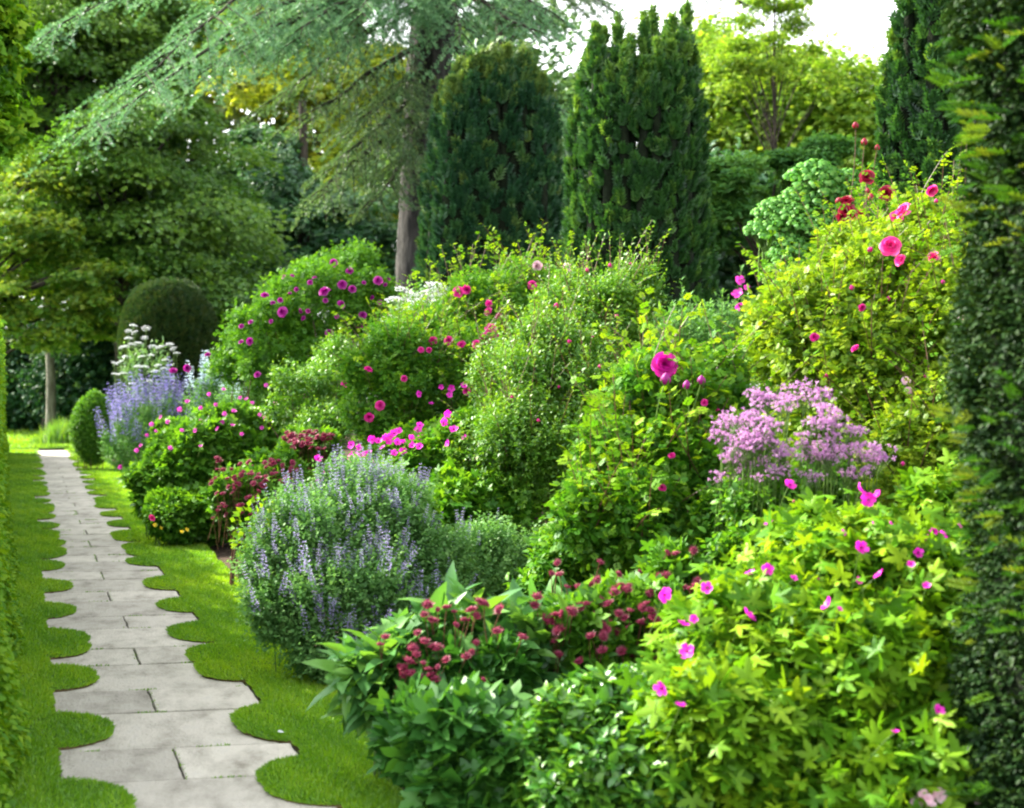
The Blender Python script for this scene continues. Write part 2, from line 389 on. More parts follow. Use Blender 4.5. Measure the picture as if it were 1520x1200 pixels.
def umbel_mesh(name, mats, seed, rays=16, dome=.35):
    g = Geo(); r = np.random.default_rng(seed)
    for i in range(rays):
        a = i * 2.4; q = math.sqrt((i + .5) / rays) * .5; c = np.array([cos(a) * q, sin(a) * q, dome * (1 - (q / .5) ** 2) * .5 + r.uniform(-.02, .02)]); m = 14 if rays < 30 else 20; fz = .06 if rays < 30 else .085
        tubes(g, [(0, 0, -.5)], [c * .35 + (0, 0, -.25)], [c], .012, .006, 3, 3, .4, 1)
        dd = nz(r.normal(size=(m, 3))) * [1, 1, .5]; p = c + dd * .1; nn = nz(dd + [0, 0, .6])
        inst(g, (np.array([(-.5, 0, 0), (0, -.5, 0), (.5, 0, 0), (0, .5, 0), (0, 0, .2)]), [(0, 1, 4), (1, 2, 4), (2, 3, 4), (3, 0, 4)]), p, nz(np.cross(nn, r.normal(size=(m, 3)))), nn, fz, r.uniform(0, 1, m))
    return g.mesh(name, mats)
def spike_mesh(name, mats, seed, whorls=9, w=.085, fs=.07):
    """a flower spike of whorls, 1 tall, growing along +Z"""
    g = Geo(); r = np.random.default_rng(seed)
    tubes(g, [(0, 0, -.3)], [(.02, 0, .3)], [(.03 * r.normal(), .03 * r.normal(), 1)], .012, .006, 3, 4, .5, 1)
    for i in range(whorls):
        z = .1 + .88 * i / (whorls - 1); q = w * (1.15 - .75 * z); m = 9
        a = r.uniform(0, 6.3, m); p = np.stack([np.cos(a) * q, np.sin(a) * q, z + r.normal(0, .018, m)], 1)
        d = np.stack([np.cos(a), np.sin(a), r.uniform(.1, .9, m)], 1)
        inst(g, SMALL, p, d, np.tile([0, 0, 1.], (m, 1)), fs * (1.2 - .5 * z), r.uniform(0, 1, m))
    return g.mesh(name, mats)

# ================================================================== materials used
def g3(a, b, c): return [a, b, c]
M_SUNNY = leaf_mat('sunny tree leaf', g3((.10, .24, .02), (.20, .36, .03), (.36, .48, .06)), .55, (1.4, 1.3, .7), .02)
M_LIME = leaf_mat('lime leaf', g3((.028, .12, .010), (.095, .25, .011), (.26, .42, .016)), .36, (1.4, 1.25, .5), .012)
M_GREEN = leaf_mat('green leaf', g3((.030, .105, .012), (.065, .20, .016), (.14, .31, .018)), .38, gloss=.018)
M_DEEP = leaf_mat('deep green leaf', g3((.016, .072, .012), (.032, .13, .018), (.07, .20, .022)), .32, gloss=.022)
M_ROSE = leaf_mat('rose leaf', g3((.020, .095, .012), (.060, .20, .014), (.17, .34, .018)), .4, gloss=.018)
M_SHADE = leaf_mat('woodland leaf', g3((.042, .135, .018), (.095, .23, .024), (.19, .34, .03)), .52, (1.3, 1.3, .6), gloss=.05)
M_TEAL = leaf_mat('bluish woodland leaf', g3((.018, .08, .03), (.035, .13, .045), (.08, .19, .05)), .4, gloss=.06)
M_GOLD = leaf_mat('golden leaf', g3((.16, .27, .02), (.30, .40, .03), (.44, .50, .06)), .58, (1.4, 1.3, .7), .03)
M_TWIGGY = leaf_mat('small olive leaf', g3((.04, .15, .014), (.09, .25, .016), (.20, .36, .025)), .36, (1.5, 1.3, .5), .05)
M_NEP = leaf_mat('grey green leaf', g3((.06, .17, .045), (.11, .26, .07), (.19, .35, .10)), .3, (1.2, 1.3, .6), .015)
M_YEW = leaf_mat('yew needle', [(.010, .044, .012), (.022, .082, .018), (.038, .125, .024), (.12, .24, .035)], .28, gloss=.025)
M_YEWB = leaf_mat('bluish yew needle', [(.008, .040, .018), (.018, .074, .028), (.034, .11, .034), (.12, .20, .04)], .25, gloss=.025)
M_TOPI = leaf_mat('clipped yew needle', g3((.014, .048, .012), (.030, .075, .014), (.075, .10, .018)), .2, gloss=.03)
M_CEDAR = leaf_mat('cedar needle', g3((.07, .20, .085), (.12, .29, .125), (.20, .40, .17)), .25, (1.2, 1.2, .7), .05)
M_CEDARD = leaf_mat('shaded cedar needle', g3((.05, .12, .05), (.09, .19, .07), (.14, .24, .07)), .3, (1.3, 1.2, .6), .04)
M_BROAD = leaf_mat('broad blue green leaf', g3((.03, .12, .035), (.07, .21, .05), (.16, .34, .04)), .36, gloss=.03, rough=.38)
M_SAGE = leaf_mat('pale sage leaf', g3((.08, .20, .06), (.13, .28, .09), (.20, .36, .11)), .35, (1.3, 1.2, .6), .05)
M_GLOSSY = leaf_mat('glossy dark leaf', g3((.006, .020, .006), (.012, .036, .008), (.030, .06, .010)), .12, gloss=.008, rough=.45)
M_EDGE = leaf_mat('sunlit yew shoot', g3((.02, .09, .010), (.055, .17, .012), (.15, .21, .02)), .3, gloss=.02)  # lit edge of the nearest yew, painted as a lighter green
M_GRASS = leaf_mat('grass blade', g3((.10, .26, .008), (.18, .38, .010), (.30, .48, .015)), .4, (1.4, 1.3, .5), .04, .45)
M_STEM = leaf_mat('green stem', g3((.05, .12, .02), (.09, .17, .03), (.16, .20, .05)), .1, gloss=.04)
M_RSTEM = leaf_mat('red brown stem', g3((.05, .025, .015), (.10, .05, .025), (.16, .09, .04)), 0, gloss=.04)
M_WOOD = surf_mat('grey bark', [(.014, .0145, .014), (.034, .034, .032), (.062, .06, .055)], 4, 1., 18, .95, (3, 3, .5))
M_DWOOD = surf_mat('dark bark', [(.014, .012, .009), (.035, .03, .022), (.07, .06, .045)], 4, .8, 16, .95, (3, 3, .6))
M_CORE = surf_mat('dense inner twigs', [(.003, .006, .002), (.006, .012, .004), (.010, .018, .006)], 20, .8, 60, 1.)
P_MAG = leaf_mat('magenta petal', g3((.72, .010, .42), (.84, .015, .56), (.92, .06, .68)), .35, (1.1, 1, 1.1), .03)
P_MID = leaf_mat('pink petal', g3((.55, .03, .34), (.68, .05, .46), (.80, .14, .60)), .35, (1.1, 1, 1.1), .03)
P_PURP = leaf_mat('purple rose petal', g3((.22, .004, .15), (.36, .006, .25), (.52, .02, .38)), .35, (1.1, 1, 1.1), .03)
P_ROSE = leaf_mat('deep pink rose petal', g3((.46, .004, .16), (.66, .010, .28), (.80, .05, .40)), .35, (1.1, 1, 1.1), .03)
P_HOT = leaf_mat('hot pink rose petal', g3((.70, .015, .20), (.85, .04, .32), (.92, .18, .48)), .35, (1.1, 1, 1.1), .03)
P_RED = leaf_mat('dark red rose petal', g3((.18, .002, .018), (.33, .004, .035), (.5, .012, .07)), .3, (1.1, 1, 1), .03)
P_PALE = leaf_mat('pale pink petal', g3((.72, .36, .50), (.85, .55, .66), (.92, .78, .82)), .35, (1, 1, 1), .03)
P_WINE = leaf_mat('wine red bract', g3((.12, .004, .022), (.26, .010, .052), (.46, .06, .15)), .25, (1.1, 1, 1), .04)
P_LILAC = leaf_mat('lilac stamen', g3((.42, .18, .46), (.58, .28, .58), (.78, .48, .74)), .4, (1, 1, 1), .02)
P_BLUE = leaf_mat('lavender blue petal', g3((.16, .14, .44), (.26, .23, .56), (.42, .38, .68)), .35, (1, 1, 1), .02)
P_NEP = leaf_mat('grey lavender petal', g3((.22, .20, .42), (.34, .31, .55), (.48, .45, .66)), .35, (1, 1, 1), .02)
P_WHITE = leaf_mat('white petal', g3((.55, .60, .66), (.72, .75, .78), (.85, .86, .87)), .3, (1, 1, 1), .02)
P_ICE = leaf_mat('pale blue petal', g3((.34, .46, .56), (.48, .60, .68), (.62, .72, .78)), .3, (1, 1, 1), .02)
P_UMB = leaf_mat('green floret', g3((.06, .22, .03), (.10, .30, .045), (.18, .40, .065)), .35, (1.1, 1.1, .6), .02)
P_YEL = leaf_mat('yellow petal', g3((.75, .48, .01), (.85, .6, .02), (.9, .72, .06)), .35, (1, 1, 1), .02)
M_EYE = leaf_mat('black flower eye', g3((.02, .004, .02), (.03, .006, .03), (.05, .01, .05)), 0, gloss=.04)

# ================================================================== the setting
def soil_grid():
    xs = np.concatenate([np.linspace(-140, -16, 14), np.arange(-15.5, 6.6, .18), np.linspace(7, 140, 14)])
    ys = np.concatenate([np.linspace(-8, 4, 8), np.arange(4.2, 34, .18), np.linspace(35, 200, 20)])
    X, Y = np.meshgrid(xs, ys); r = np.random.default_rng(4)
    near = (X > -15.6) & (X < 6.6) & (Y > 4) & (Y < 34)
    s = X * PD[0] + Y * PD[1]; o = X * QD[0] + Y * QD[1]
    bed = np.clip((o - 1.95) / .3, 0, 1) * near
    Z = -.035 + bed * (.03 + r.normal(0, .012, X.shape)) + np.clip((o - 2.2) * .035, 0, .3) * bed
    g = Geo(); n = len(xs); m = len(ys)
    j, i = np.meshgrid(np.arange(n - 1), np.arange(m - 1)); a = (i * n + j).ravel()
    g.v.append(np.stack([X, Y, Z], -1).reshape(-1, 3)); g.t.append(np.zeros(n * m)); g.f.append((4, np.stack([a, a + 1, a + n + 1, a + n], 1), 0)); g.n = n * m
    return g
M_SOIL = surf_mat('garden soil', [(.022, .014, .009), (.05, .032, .022), (.095, .065, .045)], 9, 1., 50, 1.)
tag(soil_grid().build('ground', M_SOIL), kind='structure')
# stone path: rows of two slabs with open ends alternate with rows half covered by the turf
M_STONE = surf_mat('grey sandstone', [(.20, .185, .15), (.37, .35, .30), (.48, .455, .395), (.42, .405, .365)], 5.5, .6, 60, .88, (1, .5, 1), 14, .28, .72, .16)
M_BEDDING = surf_mat('mortar bedding', [(.03, .026, .02), (.06, .05, .04)], 12, .5, 60, 1.)
g = Geo(); ss = np.linspace(3.5, 39.3, 60)
Vb = np.concatenate([path(ss, .10, -.012), path(ss, 1.42, -.012)]); g.add(Vb, [(i, 60 + i, 61 + i, i + 1) for i in range(59)])
pth = tag(g.build('path', M_BEDDING), kind='structure')
def slab(s0, s1, o0, o1, k):
    r = np.random.default_rng(k); g = Geo(); b = .006; dz = r.uniform(-.003, .004)
    def ring(e, z):
        n = 8; u = np.linspace(0, 1, n, endpoint=False)
        a = [(s0 + e, o0 + e + (o1 - o0 - 2 * e) * t) for t in u] + [(s0 + e + (s1 - s0 - 2 * e) * t, o1 - e) for t in u] + [(s1 - e, o1 - e - (o1 - o0 - 2 * e) * t) for t in u] + [(s1 - e - (s1 - s0 - 2 * e) * t, o0 + e) for t in u]
        a = np.array(a) + rag; return path(a[:, 0], a[:, 1], z)
    rag = r.normal(0, .0025, (32, 2))
    R = [ring(0, -.03), ring(0, dz - .007), ring(b * .5, dz - .002), ring(b * 1.6, dz)]
    c = R[-1].mean(0)[None]; V = np.concatenate(R + [c])
    f = [(q * 32 + i, q * 32 + (i + 1) % 32, (q + 1) * 32 + (i + 1) % 32, (q + 1) * 32 + i) for q in range(3) for i in range(32)] + [(96 + i, 96 + (i + 1) % 32, 128) for i in range(32)]
    g.add(V, f); return g.build('paving_slab', M_STONE, pth, smooth=False)
kk = 0
for k in range(-2, 26):
    s0 = 6.14 + 1.30 * k; r = np.random.default_rng(90 + k); j = .70 + r.uniform(-.03, .03); gp = .008
    if s0 < 3.4 or s0 > 38.3: continue
    wd = float(np.interp(s0, [16, 36], [0, .10]))
    slab(s0 + .006, s0 + .55 - .006, .16, j - gp * .6, kk); slab(s0 + .006 + r.uniform(0, .006), s0 + .55 - .006, j + gp * .6, 1.255 + wd, kk + 1)
    slab(s0 + .55 + .005, s0 + 1.30 - .005, .155, 1.25 + wd, kk + 2); kk += 3
# turf: two strips with mounds that lap over the slabs
RB = np.random.default_rng(21)
CENL = [5.82, 7.08, 8.36, 9.62, 10.86, 12.2, 13.6] + [13.6 + 1.30 * i for i in range(1, 20)]
CENR = [5.98, 7.03, 8.44, 9.72, 10.95, 12.2, 13.75] + [13.75 + 1.30 * i for i in range(1, 20)]
BL = [(c + (RB.uniform(-.08, .08) if i > 6 else RB.uniform(-.03, .03)), RB.uniform(.34, .38), .26 * RB.uniform(.85, 1.1) * (1 if i < 14 else .95)) for i, c in enumerate([4.5] + CENL)]
BR = [(c + (RB.uniform(-.08, .08) if i > 6 else RB.uniform(-.03, .03)), RB.uniform(.34, .39) , .27 * RB.uniform(.82, 1.12) * (1 if i < 14 else .95)) for i, c in enumerate([4.7] + CENR)]
def bumps(s, L):
    e = np.zeros_like(s)
    for i, (c, h, a) in enumerate(L):
        u = (s - c) / h; u = u + .05 * np.sin(i * 2.3) * (1 - u * u); e = np.maximum(e, a * np.clip(1 - np.abs(u) ** (2.3 + .7 * ((i * .618) % 1)), 0, 1) ** .55)
    return e + .004 * np.sin(s * 23) + .004 * np.sin(s * 41 + 1) + .004 * np.sin(s * 87)
def o_left(s): return .145 + bumps(s, BL)
def o_right(s): return 1.275 + np.interp(s, [16, 36], [0, .10]) - bumps(s, BR)
def o_bed(s): return np.interp(s, [3, 5.8, 7, 8.5, 11, 16, 28, 40], [1.5, 1.55, 1.68, 1.76, 1.82, 1.92, 1.95, 1.95]) + .012 * np.sin(s * 3.1) + .008 * np.sin(s * 9)
def o_hedge(s): return np.interp(s, [3, 6, 11, 20, 36], [-.17, -.17, -.20, -.36, -.52])
def strip(s, oi, oo, z0=.0):
    w = oo - oi; sg = float(np.sign(w[0]))
    pr = [(0, -.03), (.0, .006), (.006, .012), (.02, .017), (.05, .020), (.12, .022)]
    rows = [path(s, oi + sg * a, z + z0) for a, z in pr] + [path(s, oi + w * t, .022 + z0) for t in (.55, .8)] + [path(s, oo - sg * .015, .020 + z0), path(s, oo, -.03)]
    g = Geo(); n = len(s); V = np.concatenate(rows)
    f = [(q * n + i, q * n + i + 1, (q + 1) * n + i + 1, (q + 1) * n + i) for q in range(len(rows) - 1) for i in range(n - 1)]
    if sg > 0: f = [tuple(reversed(x)) for x in f]
    g.add(V, f[:2 * (n - 1)], .5, 1); V0 = g.n; g.add(V, f[2 * (n - 1):]); return g
M_THATCH = surf_mat('dry thatch edge', [(.05, .045, .012), (.10, .075, .03), (.16, .12, .05)], 30, .8, 120, 1.)
M_TURF = surf_mat('turf', [(.035, .10, .006), (.07, .18, .008), (.12, .25, .012)], 14, .8, 160, 1.)
sl_ = np.concatenate([np.arange(3.6, 20, .03), np.arange(20, 39.3, .08)])
tag(strip(sl_, o_right(sl_), o_bed(sl_)).build('lawn', [M_TURF, M_THATCH]), kind='structure')
tag(strip(sl_, o_left(sl_), o_hedge(sl_) - .3).build('lawn', [M_TURF, M_THATCH]), kind='structure')
def far_lawn():
    g = Geo(); o = np.linspace(-14, 9, 24); s = np.linspace(38.9, 62, 14)
    V = np.concatenate([path(x, o, .03 + .02 * np.sin(o + x) + max(0, x - 46) * .05) for x in s])
    g.add(V, [(i * 24 + j, i * 24 + j + 1, (i + 1) * 24 + j + 1, (i + 1) * 24 + j) for i in range(13) for j in range(23)]); return g
tag(far_lawn().build('lawn', [M_TURF, M_THATCH]), kind='structure')
BLADE = (np.array([(-.5, 0, 0), (.5, 0, 0), (.36, .55, .06), (0, 1, .3), (-.36, .55, .06)], float), [(0, 1, 2, 4), (4, 2, 3)])
def blades(seed, n, side):
    r = np.random.default_rng(seed); g = Geo()
    u = r.uniform(0, 1, n); s = 4.9 * (39.2 / 4.9) ** (u ** 1.0)
    if side > 0: oi, oo = o_right(s), o_bed(s)
    else: oi, oo = o_left(s), o_hedge(s) - .12
    t = r.uniform(-.01, 1, n) ; fr = r.uniform(0, 1, n) < .10
    t = np.where(fr, r.uniform(-.012, .03, n), t); o = oi + (oo - oi) * t
    edge = np.clip(1 - np.abs(o - oi) / .06, 0, 1)
    p = path(s, o, 0); p[:, 2] = .022 - .014 * edge ** 2
    lean = r.normal(0, .42, (n, 3)); lean[:, 2] = 1.
    q = np.array([QD[0], QD[1], 0]) * (-np.sign(oo - oi) * edge * 1.1)[:, None]; d = nz(lean + q)
    pat = .5 + .25 * np.sin(s * 5.3 + o * 9) * np.sin(o * 13 + 2) + .2 * np.sin(s * 1.7)
    h = r.uniform(.010, .026, n) * (1 + .15 * np.log(s / 5)); w = .0042 * s / 6
    inst(g, BLADE, p, d, r.normal(size=(n, 3)), h, np.clip(pat + r.normal(0, .25, n), 0, 1), w / h)
    return g.build('grass', M_GRASS)
tag(blades(1, 150000, 1), 'short mown grass along the border side of the stone path', 'grass', kind='stuff')
tag(blades(2, 130000, -1), 'short mown grass between the stone path and the hedge', 'grass', kind='stuff')
def joint_moss():
    r = np.random.default_rng(6); g = Geo(); n = 9000; k = r.integers(-1, 14, n); s0 = 6.14 + 1.30 * k; at = r.uniform(0, 1, n)
    s_ = np.where(at < .45, s0, np.where(at < .9, s0 + .55, s0 + r.uniform(0, .55, n))) + r.normal(0, .004, n); o = np.where(at < .9, r.uniform(.16, 1.25, n), .70 + r.normal(0, .006, n))
    ok = (np.sin(o * 9 + k * 2.1) + .6 * np.sin(o * 23 + k * 5) > .55) | (at > .9) & (r.uniform(0, 1, n) < .3)
    s_, o = s_[ok], o[ok]; n = len(s_); p = path(s_, o, -.006); d = nz(np.concatenate([r.normal(0, .5, (n, 2)), np.ones((n, 1))], 1))
    inst(g, BLADE, p, d, r.normal(size=(n, 3)), r.uniform(.010, .020, n), r.uniform(0, .6, n), .35); return g.build('moss', M_GRASS)
tag(joint_moss(), 'thin line of moss growing in the joints of the stone path', 'moss', kind='stuff')
def far_blades():
    r = np.random.default_rng(5); n = 52000; g = Geo(); s = 39.4 + 20 * r.uniform(0, 1, n) ** 1.5; o = r.uniform(-9, 7, n); p = path(s, o, 0); p[:, 2] = .02 + np.clip(s - 46, 0, 99) * .05
    d = nz(np.concatenate([r.normal(0, .4, (n, 2)), np.ones((n, 1))], 1)); inst(g, BLADE, p, d, r.normal(size=(n, 3)), r.uniform(.05, .12, n), r.uniform(.2, 1, n), .4); return g.build('grass', M_GRASS)
tag(far_blades(), 'mown grass beyond the end of the stone path', 'grass', kind='stuff')

# ================================================================== hedge and trees
def box_hedge(name, label, cat, pts, nrm, core, mat, tpl, L, k, size, rng, up=.3, rand=.5, inner=None):
    t = thing(name, label, cat, (*pts[:, :2].mean(0), 0)); g = Geo()
    D = nz(nrm + np.array([0, 0, up]) + rng.normal(0, rand, pts.shape)); Ls = L * rng.uniform(.6, 1.3, len(pts))
    shoots(g, tpl, pts - D * (Ls * .6)[:, None], D, Ls, k, size, rng)
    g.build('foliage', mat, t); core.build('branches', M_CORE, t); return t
def left_hedge():
    r = np.random.default_rng(31); n = 30000
    s = 5.6 * (37 / 5.6) ** r.uniform(0, 1, n) ; z = r.uniform(.03, 2.05, n); o = o_hedge(s) - .05 + .13 * np.exp(-(z / .5) ** 2) + .03 * np.sin(s * 2.1 + z * 2) + .03 * np.sin(s * 5 + z * 4)
    p = path(s, o, 0); p[:, 2] = z; nr = np.tile([QD[0], QD[1], 0.], (n, 1))
    n2 = 9000; s2 = 5.6 * (37 / 5.6) ** r.uniform(0, 1, n2); p2 = path(s2, o_hedge(s2) - r.uniform(0, 1.1, n2), 0); p2[:, 2] = 2.0 + .12 * np.sin(s2 * 1.3) + .05 * np.sin(s2 * 3); nr2 = np.tile([0, 0, 1.], (n2, 1))
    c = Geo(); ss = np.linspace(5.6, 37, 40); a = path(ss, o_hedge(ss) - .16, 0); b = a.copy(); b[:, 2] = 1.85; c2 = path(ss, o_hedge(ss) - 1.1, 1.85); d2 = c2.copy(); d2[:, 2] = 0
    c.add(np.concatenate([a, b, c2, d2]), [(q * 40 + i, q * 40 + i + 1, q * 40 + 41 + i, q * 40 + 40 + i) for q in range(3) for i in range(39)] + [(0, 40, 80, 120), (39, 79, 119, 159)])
    box_hedge('hedge', 'tall leafy green hedge along the grass edge at the left of the path', 'hedge', np.concatenate([p, p2]), np.concatenate([nr, nr2]), c, M_LIME, WIDE, .12, 5, .05, r)
left_hedge()

def bough_points(blobs, nb, per, rng, droop, axis):
    bl = np.array(blobs); w = bl[:, 3] * bl[:, 5]; k = rng.choice(len(bl), nb, p=w / w.sum()); u = nz(rng.normal(size=(nb, 3)))
    c = bl[k, :3] + u * bl[k, 3:] * rng.uniform(.3, .95, (nb, 1)); Rr = (bl[k, 3] + bl[k, 5]) * .5 * rng.uniform(.28, .55, nb)
    out = c - axis; out[:, 2] = 0; out = nz(out)
    a = rng.uniform(0, 2 * pi, (nb, per)); q = np.sqrt(rng.uniform(0, 1, (nb, per)))
    d = np.stack([np.cos(a), np.sin(a), 0 * a], -1)
    p = c[:, None] + d * (q * Rr[:, None])[..., None]; rel = (d * out[:, None]).sum(-1) * q
    p += out[:, None] * (np.maximum(rel, 0) * Rr[:, None] * .6)[..., None]
    p[..., 2] += -(droop + .25) * (q ** 2) * Rr[:, None] * .5 - np.maximum(rel, 0) * Rr[:, None] * droop * .6 + rng.normal(0, .15, q.shape) * Rr[:, None]
    dd = nz(d * .6 + out[:, None] * .6 + rng.normal(0, .35, d.shape) + np.array([0, 0, -droop * .7]))
    ok = (p[..., 2] > .3).ravel()
    return p.reshape(-1, 3)[ok], dd.reshape(-1, 3)[ok], np.repeat(rng.uniform(0, 1, nb), per)[ok], c
def tree(name, label, blobs, nclump, csize, mat, trunk, seed, tpl=CLUMP, per=9, spread=.5, droop=.0, wood=M_DWOOD, group=None, flat=.5, fill=.35, lump=.42, limbs=30, cat='tree', tjit=.6, layers=None):
    """crown of twig clusters in boughs; trunk = (px, Y, radius, top pixel row)"""
    r = np.random.default_rng(seed); px, Y, rad, pyt = trunk
    base = P(px, CY + EYE * F / Y, Y); top = P(px, pyt, Y); base[2] = -.05
    t = thing(name, label, cat, (base[0], base[1], 0), group)
    if layers:
        pos, d, bt, p = bough_points(blobs, layers, int(nclump * per / layers), r, droop, base * [1, 1, 0]); N = len(p)
        g = Geo(); inst(g, tpl, pos, d, nz(np.array([0, 0, 1.]) + r.normal(0, .4, pos.shape)), csize * r.uniform(.6, 1.3, len(pos)), np.clip(bt * .5 + r.uniform(0, .6, len(pos)), 0, 1))
        g.build('crown', mat, t)
        return tree_wood(t, base, top, rad, seed, p, r, limbs, wood)
    p, nr = surface_points(blobs, nclump, r, lump, zmin=.25)
    sb = [(a, b, c, x * .72, y * .72, z * .72) for a, b, c, x, y, z in blobs]
    p2, n2 = surface_points(sb, int(nclump * fill), r, lump, zmin=.25); p = np.concatenate([p, p2]); nr = np.concatenate([nr, n2])
    N = len(p); up = np.array([0, 0, .35 - droop])
    bd = nz(nr + r.normal(0, .45, p.shape) + up)
    q = r.normal(0, 1, (N, per, 3)) * spread; q[..., 2] *= flat
    pos = p[:, None] + q - bd[:, None] * (csize * .5)
    d = nz(bd[:, None] * .7 + r.normal(0, .6, pos.shape) + np.array([0, 0, -droop]))
    nn = nz(np.array([0, 0, 1.]) + .5 * nr[:, None] + r.normal(0, .45, pos.shape))
    ti = np.clip(r.uniform(0, 1, (N, 1)) * tjit + r.uniform(0, 1 - tjit, (N, per)), 0, 1)
    g = Geo(); inst(g, tpl, pos.reshape(-1, 3), d.reshape(-1, 3), nn.reshape(-1, 3), csize * r.uniform(.7, 1.3, N * per), ti.ravel())
    g.build('crown', mat, t)
    return tree_wood(t, base, top, rad, seed, p, r, limbs, wood)
def tree_wood(t, base, top, rad, seed, p, r, limbs, wood):
    N = len(p); g = Geo(); n = 9; u = np.linspace(0, 1, n); pts = base + (top - base) * u[:, None] + np.stack([.5 * rad * np.sin(u * 5 + seed), .5 * rad * np.cos(u * 4 + seed), u * 0], 1)
    tube(g, pts, rad * (1.35 - .9 * u ** .6 + .5 * np.exp(-u * 14)), 0, 9)
    k = r.choice(N, min(limbs, N), replace=False); C = p[k]; h = np.clip((C[:, 2] - base[2]) / max(.1, top[2] - base[2]) * .75, .15, .95)
    A = base + (top - base) * h[:, None]; M = (A + C) / 2 + np.array([0, 0, 1.]) * np.linalg.norm(C - A, axis=1)[:, None] * .12
    tubes(g, A, M, C, rad * .34, rad * .05, 6, 6)
    g.build('trunk', wood, t); return t

def far_woods():
    r = np.random.default_rng(40); g = Geo(); n = 26000
    x = r.uniform(-34, 34, n); z = r.uniform(.2, 1, n) ** .8 * np.interp(x, [-34, -8, 2, 8, 14, 19, 34], [28, 28, 26, 17, 10.5, 9., 9.5]) * (1 + .06 * np.sin(x * 1.9) + .05 * np.sin(x * 4.3)); y = 78 + r.normal(0, 1.6, n) + .8 * np.sin(x) + 1.1 * np.sin(z * 1.7 + x)
    p = np.stack([x, y, z], 1); inst(g, CLUMP, p, nz(r.normal(size=(n, 3)) + [0, -.6, .2]), nz(r.normal(0, .6, (n, 3)) + [0, -1., .5]), r.uniform(.7, 1.2, n), np.clip(r.uniform(0, .6, n) + .3 * np.sin(x * .9) * np.sin(z), 0, 1))
    return g.build('far_woods', leaf_mat('far leaf', g3((.05, .11, .02), (.12, .19, .025), (.25, .28, .03)), .45, (1.4, 1.2, .5), .03))
tag(far_woods(), 'distant mass of mixed woodland closing the view behind the garden', 'woodland', kind='stuff')

tree('broadleaf_tree', 'big dark green spreading tree directly behind the clipped dome', [B(270, 330, 44, 140, 150), B(150, 230, 43, 110, 120), B(330, 420, 42, 95, 90), B(90, 380, 44, 110, 110), B(240, 190, 45, 120, 90)], 3900, .25, M_SHADE, (178, 44.5, .3, 200), 51, CLUMP2, 9, .55, .45, layers=95, limbs=60)
tree('broadleaf_tree', 'tall shadowy tree filling the top corner above the hedge', [B(60, 60, 48, 130, 120), B(190, 40, 49, 120, 130), B(20, 180, 48, 90, 90)], 2900, .28, M_SHADE, (76, 48, .28, -40), 52, CLUMP2, 9, .6, .3, layers=80, limbs=50)
tree('broadleaf_tree', 'sunlit golden green tree with loose foliage low down beside the hedge', [B(20, 330, 41, 110, 90), B(110, 420, 40.5, 90, 55), B(-10, 440, 40, 90, 60), B(60, 250, 42, 60, 40), B(50, 480, 40.2, 80, 42), B(130, 470, 41, 50, 30)], 2000, .19, leaf_mat('backlit leaf', g3((.04, .14, .016), (.11, .25, .02), (.30, .40, .04)), .5, (1.4, 1.25, .6), .03), (-30, 41, .2, 250), 53, CLUMP, 8, .6, .3, layers=80, limbs=40)
tree('evergreen_tree', 'very dark blue green evergreen between the clipped dome and the cedar trunk', [B(430, 330, 52, 110, 130), B(520, 380, 50, 90, 110), B(380, 250, 53, 80, 90)], 2600, .30, M_TEAL, (445, 52, .3, 150), 54, CLUMP, 9, .6, .3, layers=60, limbs=40)
tree('broadleaf_tree', 'bright yellow green tree showing through the cedar boughs left of its trunk', [B(430, 90, 64, 110, 110), B(540, 170, 62, 90, 110), B(380, 10, 66, 120, 100), B(560, 280, 60, 70, 80)], 1900, .45, M_GOLD, (500, 64, .3, 0), 55, CLUMP, 7, .7, .2, layers=60)
tree('broadleaf_tree', 'mid green tree behind the cedar and the wide yew', [B(760, 120, 58, 150, 130), B(840, 230, 55, 60, 130), B(680, 260, 57, 110, 120)], 2300, .40, M_SAGE, (745, 57, .3, 20), 56, CLUMP, 8, .65, .3, layers=70)
tree('broadleaf_tree', 'sunny yellow green tree with a wide crown right of the narrow yew', [B(1090, 170, 54, 100, 80), B(1190, 165, 52, 110, 70), B(1290, 205, 50, 80, 80), B(1030, 140, 55, 60, 90), B(1110, 110, 53, 60, 40)], 3000, .26, M_SUNNY, (1140, 53, .25, 120), 57, CLUMP, 8, .5, .05, lump=.6)
RSL = np.random.default_rng(33)
SLB = [B(1150 + (q := RSL.uniform(-1, 1)) * (30 + 75 * u), -60 + 180 * u + 14 * abs(q), 46 + RSL.uniform(-1, 1), RSL.uniform(8, 22), RSL.uniform(3, 8)) for u in np.linspace(.1, 1, 34)]
tree('slender_tree', 'thin open tree with level sprays against the white sky', SLB, 1100, .14, M_SUNNY, (1150, 46, .05, -60), 58, CLUMP, 6, .2, .1, flat=.4, fill=.2, limbs=40, lump=.6)
tree('evergreen_shrub', 'large grey green shrub with a dark hollow beneath beside the narrow yew', [B(1090, 270, 25, 70, 60), B(1190, 250, 26, 80, 55), B(1250, 310, 25, 70, 80), B(1130, 330, 27, 90, 60), B(1050, 300, 27, 40, 70), B(1150, 285, 27.5, 95, 45), B(1210, 290, 27.2, 60, 50)], 4600, .13, leaf_mat('soft green leaf', g3((.035, .13, .03), (.075, .22, .045), (.15, .32, .06)), .42, gloss=.02), (1140, 26.5, .12, 300), 59, CLUMP, 8, .14, .2, cat='shrub', layers=52)
tree('evergreen_shrub', 'dark evergreen shrub in the shadow below the grey green bush', [B(1090, 400, 29, 80, 70, 1.), B(1160, 420, 29, 60, 70, 1.), B(1060, 310, 30, 60, 60, 1.)], 1000, .3, M_TEAL, (1100, 29, .1, 380), 60, CLUMP, 9, .25, .1, cat='shrub')
